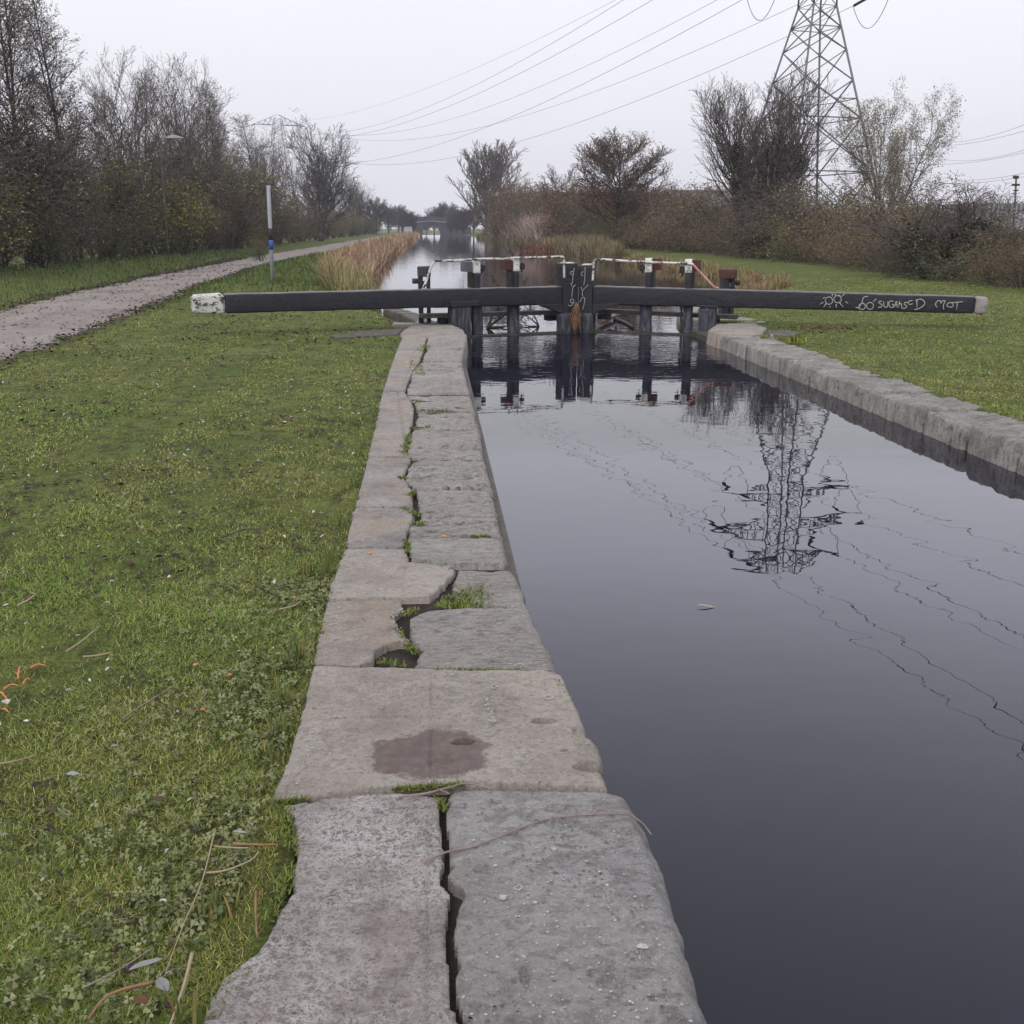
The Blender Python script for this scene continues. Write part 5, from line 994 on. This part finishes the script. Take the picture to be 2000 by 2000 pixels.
stick('straw', [(545, 1190), (575, 1183), (590, 1170)], .005, STRAW, 'pale straw on the bare soil beside the coping', 'straw', .015)
def leaf(name, u, v, L_, W_, ang, col, label, cat='leaf', z=.02, curl=.25):
    q = P(u, v, z); V = []; F = []; n = 8
    for k in range(n+1):
        t = k/n; w_ = W_*math.sin(math.pi*(.05+.9*t))**.8
        for s in (-1, 0, 1): V.append(((t-.5)*L_, s*w_, curl*W_*abs(s)+.08*L_*math.sin(t*3+1)))
    for k in range(n):
        for s in (0, 1): F.append((k*3+s, k*3+s+1, (k+1)*3+s+1, (k+1)*3+s))
    me = bpy.data.meshes.new(name); me.from_pydata(V, [], F); m = simple('m_'+name, [tuple(x*.7 for x in col), col], 60, .7, .3); o = link(name, me, m); o.location = q; o.rotation_euler = (0, 0, math.radians(ang))
    sl = o.modifiers.new('thickness', 'SOLIDIFY'); sl.thickness = .001
    return tag(o, label, cat)
leaf('dead_leaf', 285, 1885, .075, .009, 38, (.30, .30, .29), 'curled silvery dead leaf at the bottom left')
leaf('dead_leaf', 318, 1925, .045, .013, -50, (.24, .245, .235), 'greyish broad dead leaf beside the green blade tuft')
leaf('dead_leaf', 468, 1626, .035, .006, 0, (.34, .35, .36), 'small silver leaf above the orange straw')
leaf('dead_leaf', 142, 1513, .035, .012, 15, (.34, .35, .35), 'grey leaf on the lawn at the lower left')
leaf('dead_leaf', 310, 1562, .035, .012, 20, (.10, .05, .03), 'dark brown curled leaf in the weeds')
leaf('dead_leaf', 275, 1955, .034, .011, -20, (.14, .06, .025), 'rust brown leaf beside the flat stalk')
leaf('dead_leaf', 545, 1278, .03, .012, 40, (.30, .34, .16), 'pale green leaf beside a grass tuft')
leaf('floating_leaf', 1380, 1184, .085, .007, -8, (.45, .42, .25), 'long pale leaf floating on the lock water', z=-.214, curl=.02)
PEEL = simple('orange_peel', [(.55, .14, .04), (.70, .26, .12)], 50, .6, .2)
def peel(u, v, r, label, seed, z=.012):
    bm = bmesh.new(); bmesh.ops.create_icosphere(bm, subdivisions=2, radius=r); q = Vector(P(u, v, z+r*.35))
    for x in bm.verts: x.co = Vector((x.co.x*(1.1+.3*math.sin(x.co.y/r*4+seed)), x.co.y*.9, x.co.z*.5+.2*r*math.sin(x.co.x/r*3+seed)))+q
    me = bpy.data.meshes.new('peel'); bm.to_mesh(me); bm.free(); return tag(link('carrot_scrap', me, PEEL), label, 'scrap')
for k, (u, v, r, lb) in enumerate([(382, 1298, .009, 'bright orange scrap in the middle of the left turf'), (448, 1318, .009, 'dull orange scrap right of the bright one'), (396, 1385, .007, 'pinkish orange scrap beside a dark twig'), (1035, 1449, .005, 'tiny orange scrap on the tan slab'), (869, 1047, .011, 'orange scrap in a joint of the limestone coping'), (575, 1166, .008, 'orange scrap on the bare soil beside the coping'), (723, 1080, .010, 'pale orange scrap on the concrete strip')]):
    peel(u, v, r, lb, k, .004 if u > 650 else .012)
for k, (u, v, du, dv) in enumerate([(8, 1345, 28, -6), (2, 1352, 14, 16), (35, 1325, 5, -22), (45, 1335, 14, -8), (60, 1304, 30, -4), (5, 1385, 12, 6)]):
    stick('carrot_peeling', [(u, v), (u+du*.5, v+dv*.7-4), (u+du, v+dv)], .005, PEEL, f'curl of orange peel in the pile at the left lawn edge, {["largest and uppermost", "leftmost", "standing upright", "middle, small", "furthest right and highest", "lowest"][k]}', 'peeling', .02, 'orange peelings at the left edge')
leaf('dead_leaf', 12, 1372, .06, .014, 120, (.50, .48, .40), 'cream leaf beside the orange peelings')
# straw tuft on the mitre posts, driftwood
def tuft():
    c = on(1124, 603, GL, -.10); rgl = random.Random(3); ms = []; 
    for k in range(70):
        x = rgl.gauss(0, .035); L_ = rgl.uniform(.25, .5); z0 = rgl.uniform(-.06, .12); e_ = rgl.gauss(0, .05)
        ms.append(((c.x+x*.5, c.y-rgl.uniform(0, .05), c.z+z0), (c.x+x+e_*.4, c.y-.05-rgl.uniform(0, .04), c.z+z0-L_*.5), .006, .005)); a = ms[-1][1]; ms.append((a, (c.x+x*.9+e_*.6, c.y-.03-rgl.uniform(0, .05), max(c.z+z0-L_, -.24)), .005, .003))
    tag(link('dead_grass_tuft', tube_mesh('dead_grass_tuft', ms, 3), STRAWR), 'hanging tuft of orange dead grass caught on the meeting posts of the gate', 'grass tuft')
tuft()
q = on(1158, 652, GR, -.1); n = 60; X = q.x+rg.normal(0, .03, n); Y = q.y+rg.normal(0, .02, n); o = blades('water_weed', X, Y, 0*X-.23, rg.uniform(.04, .1, n), rg.uniform(.01, .02, n), np.abs(rg.normal(.6, .5, n)), pick(rg, [(.06, .09, .03), (.1, .13, .04)], n), 99, 'small green weed at the foot of the meeting posts', 'weed', kind=None)
DR = Proto(201, 2, .03, dict(HAW, stems=3, L=[1.5, .8, .4, .2], nb=[7, 5, 3], sp=1.2), DARKTW, DARKTW)
def drift(u, v, s, rz, lb, tilt=1.35):
    q = P(u, v, -.17); T = DR.put('driftwood_branch', q[0], q[1], s, lb, 'branch', rz=rz); T.location.z = -.17; T.rotation_euler = (tilt, 0, rz)
drift(965, 640, 1.3, 1.3, 'tangle of bare twigs half sunk behind the left leaf of the gate'); drift(1045, 636, .8, 4.2, 'sparse drowned twigs left of the meeting posts')
stick('driftwood_log', [(1170, 628), (1190, 620, ), (1215, 610)], .06, TW, 'pale driftwood log lodged behind the right leaf of the gate', 'log', -.10)
stick('driftwood_log', [(1200, 622), (1222, 630), (1237, 640)], .035, DARKTW, 'dark thin branch propped in the water beside the pale log', 'log', -.16)
q = P(1517, 655); q = P(1556, 668); n = 60; X = q[0]+rg.normal(0, .06, n); Y = q[1]+rg.normal(0, .05, n); o = blades('ragwort_plant', X, Y, 0*X, rg.uniform(.05, .14, n), rg.uniform(.015, .03, n), np.abs(rg.normal(.4, .3, n)), pick(rg, [(.12, .16, .03), (.3, .28, .03), (.08, .12, .03)], n), 98, 'small yellow-flowered weed beside the kerb of the right coping', 'weed', kind=None)
# gull
def gull(u, v, y_, s, lb):
    c = Vector(PY(u, v, y_)); V = [c+Vector(p)*s for p in ((-.6, 0, .22), (-.3, -.05, .26), (0, -.08, 0), (.3, -.05, .26), (.6, 0, .22), (.3, .09, .24), (0, .12, 0), (-.3, .09, .24), (0, -.3, .0), (0, .25, .02), (0, 0, -.08))]
    F = [(0, 1, 7), (1, 2, 6, 7), (2, 3, 5, 6), (3, 4, 5), (8, 2, 10), (8, 10, 2), (2, 10, 9, 6), (8, 2, 6, 9)]
    me = bpy.data.meshes.new('gull'); me.from_pydata([tuple(x) for x in V], [], F); tag(link('gull', me, simple('gull_grey', [(.2, .2, .22)], rough=.8, bump=0)), lb, 'bird')
gull(573, 217, 110, 1.0, 'small gull in flight above the distant pylon, left of the pair'); gull(578, 220, 112, .8, 'small gull in flight above the distant pylon, right of the pair')
# haze
hb = box('haze', -420, 420, -60, 560, -3, 40); hm = bpy.data.materials.new('haze'); hm.use_nodes = True; t = hm.node_tree; t.nodes.clear(); pv = t.nodes.new('ShaderNodeVolumePrincipled'); pv.inputs['Density'].default_value = .0005; pv.inputs['Color'].default_value = (.93, .93, 1, 1); ot = t.nodes.new('ShaderNodeOutputMaterial'); t.links.new(pv.outputs[0], ot.inputs['Volume'])
tag(link('haze', hb, hm), kind='stuff')
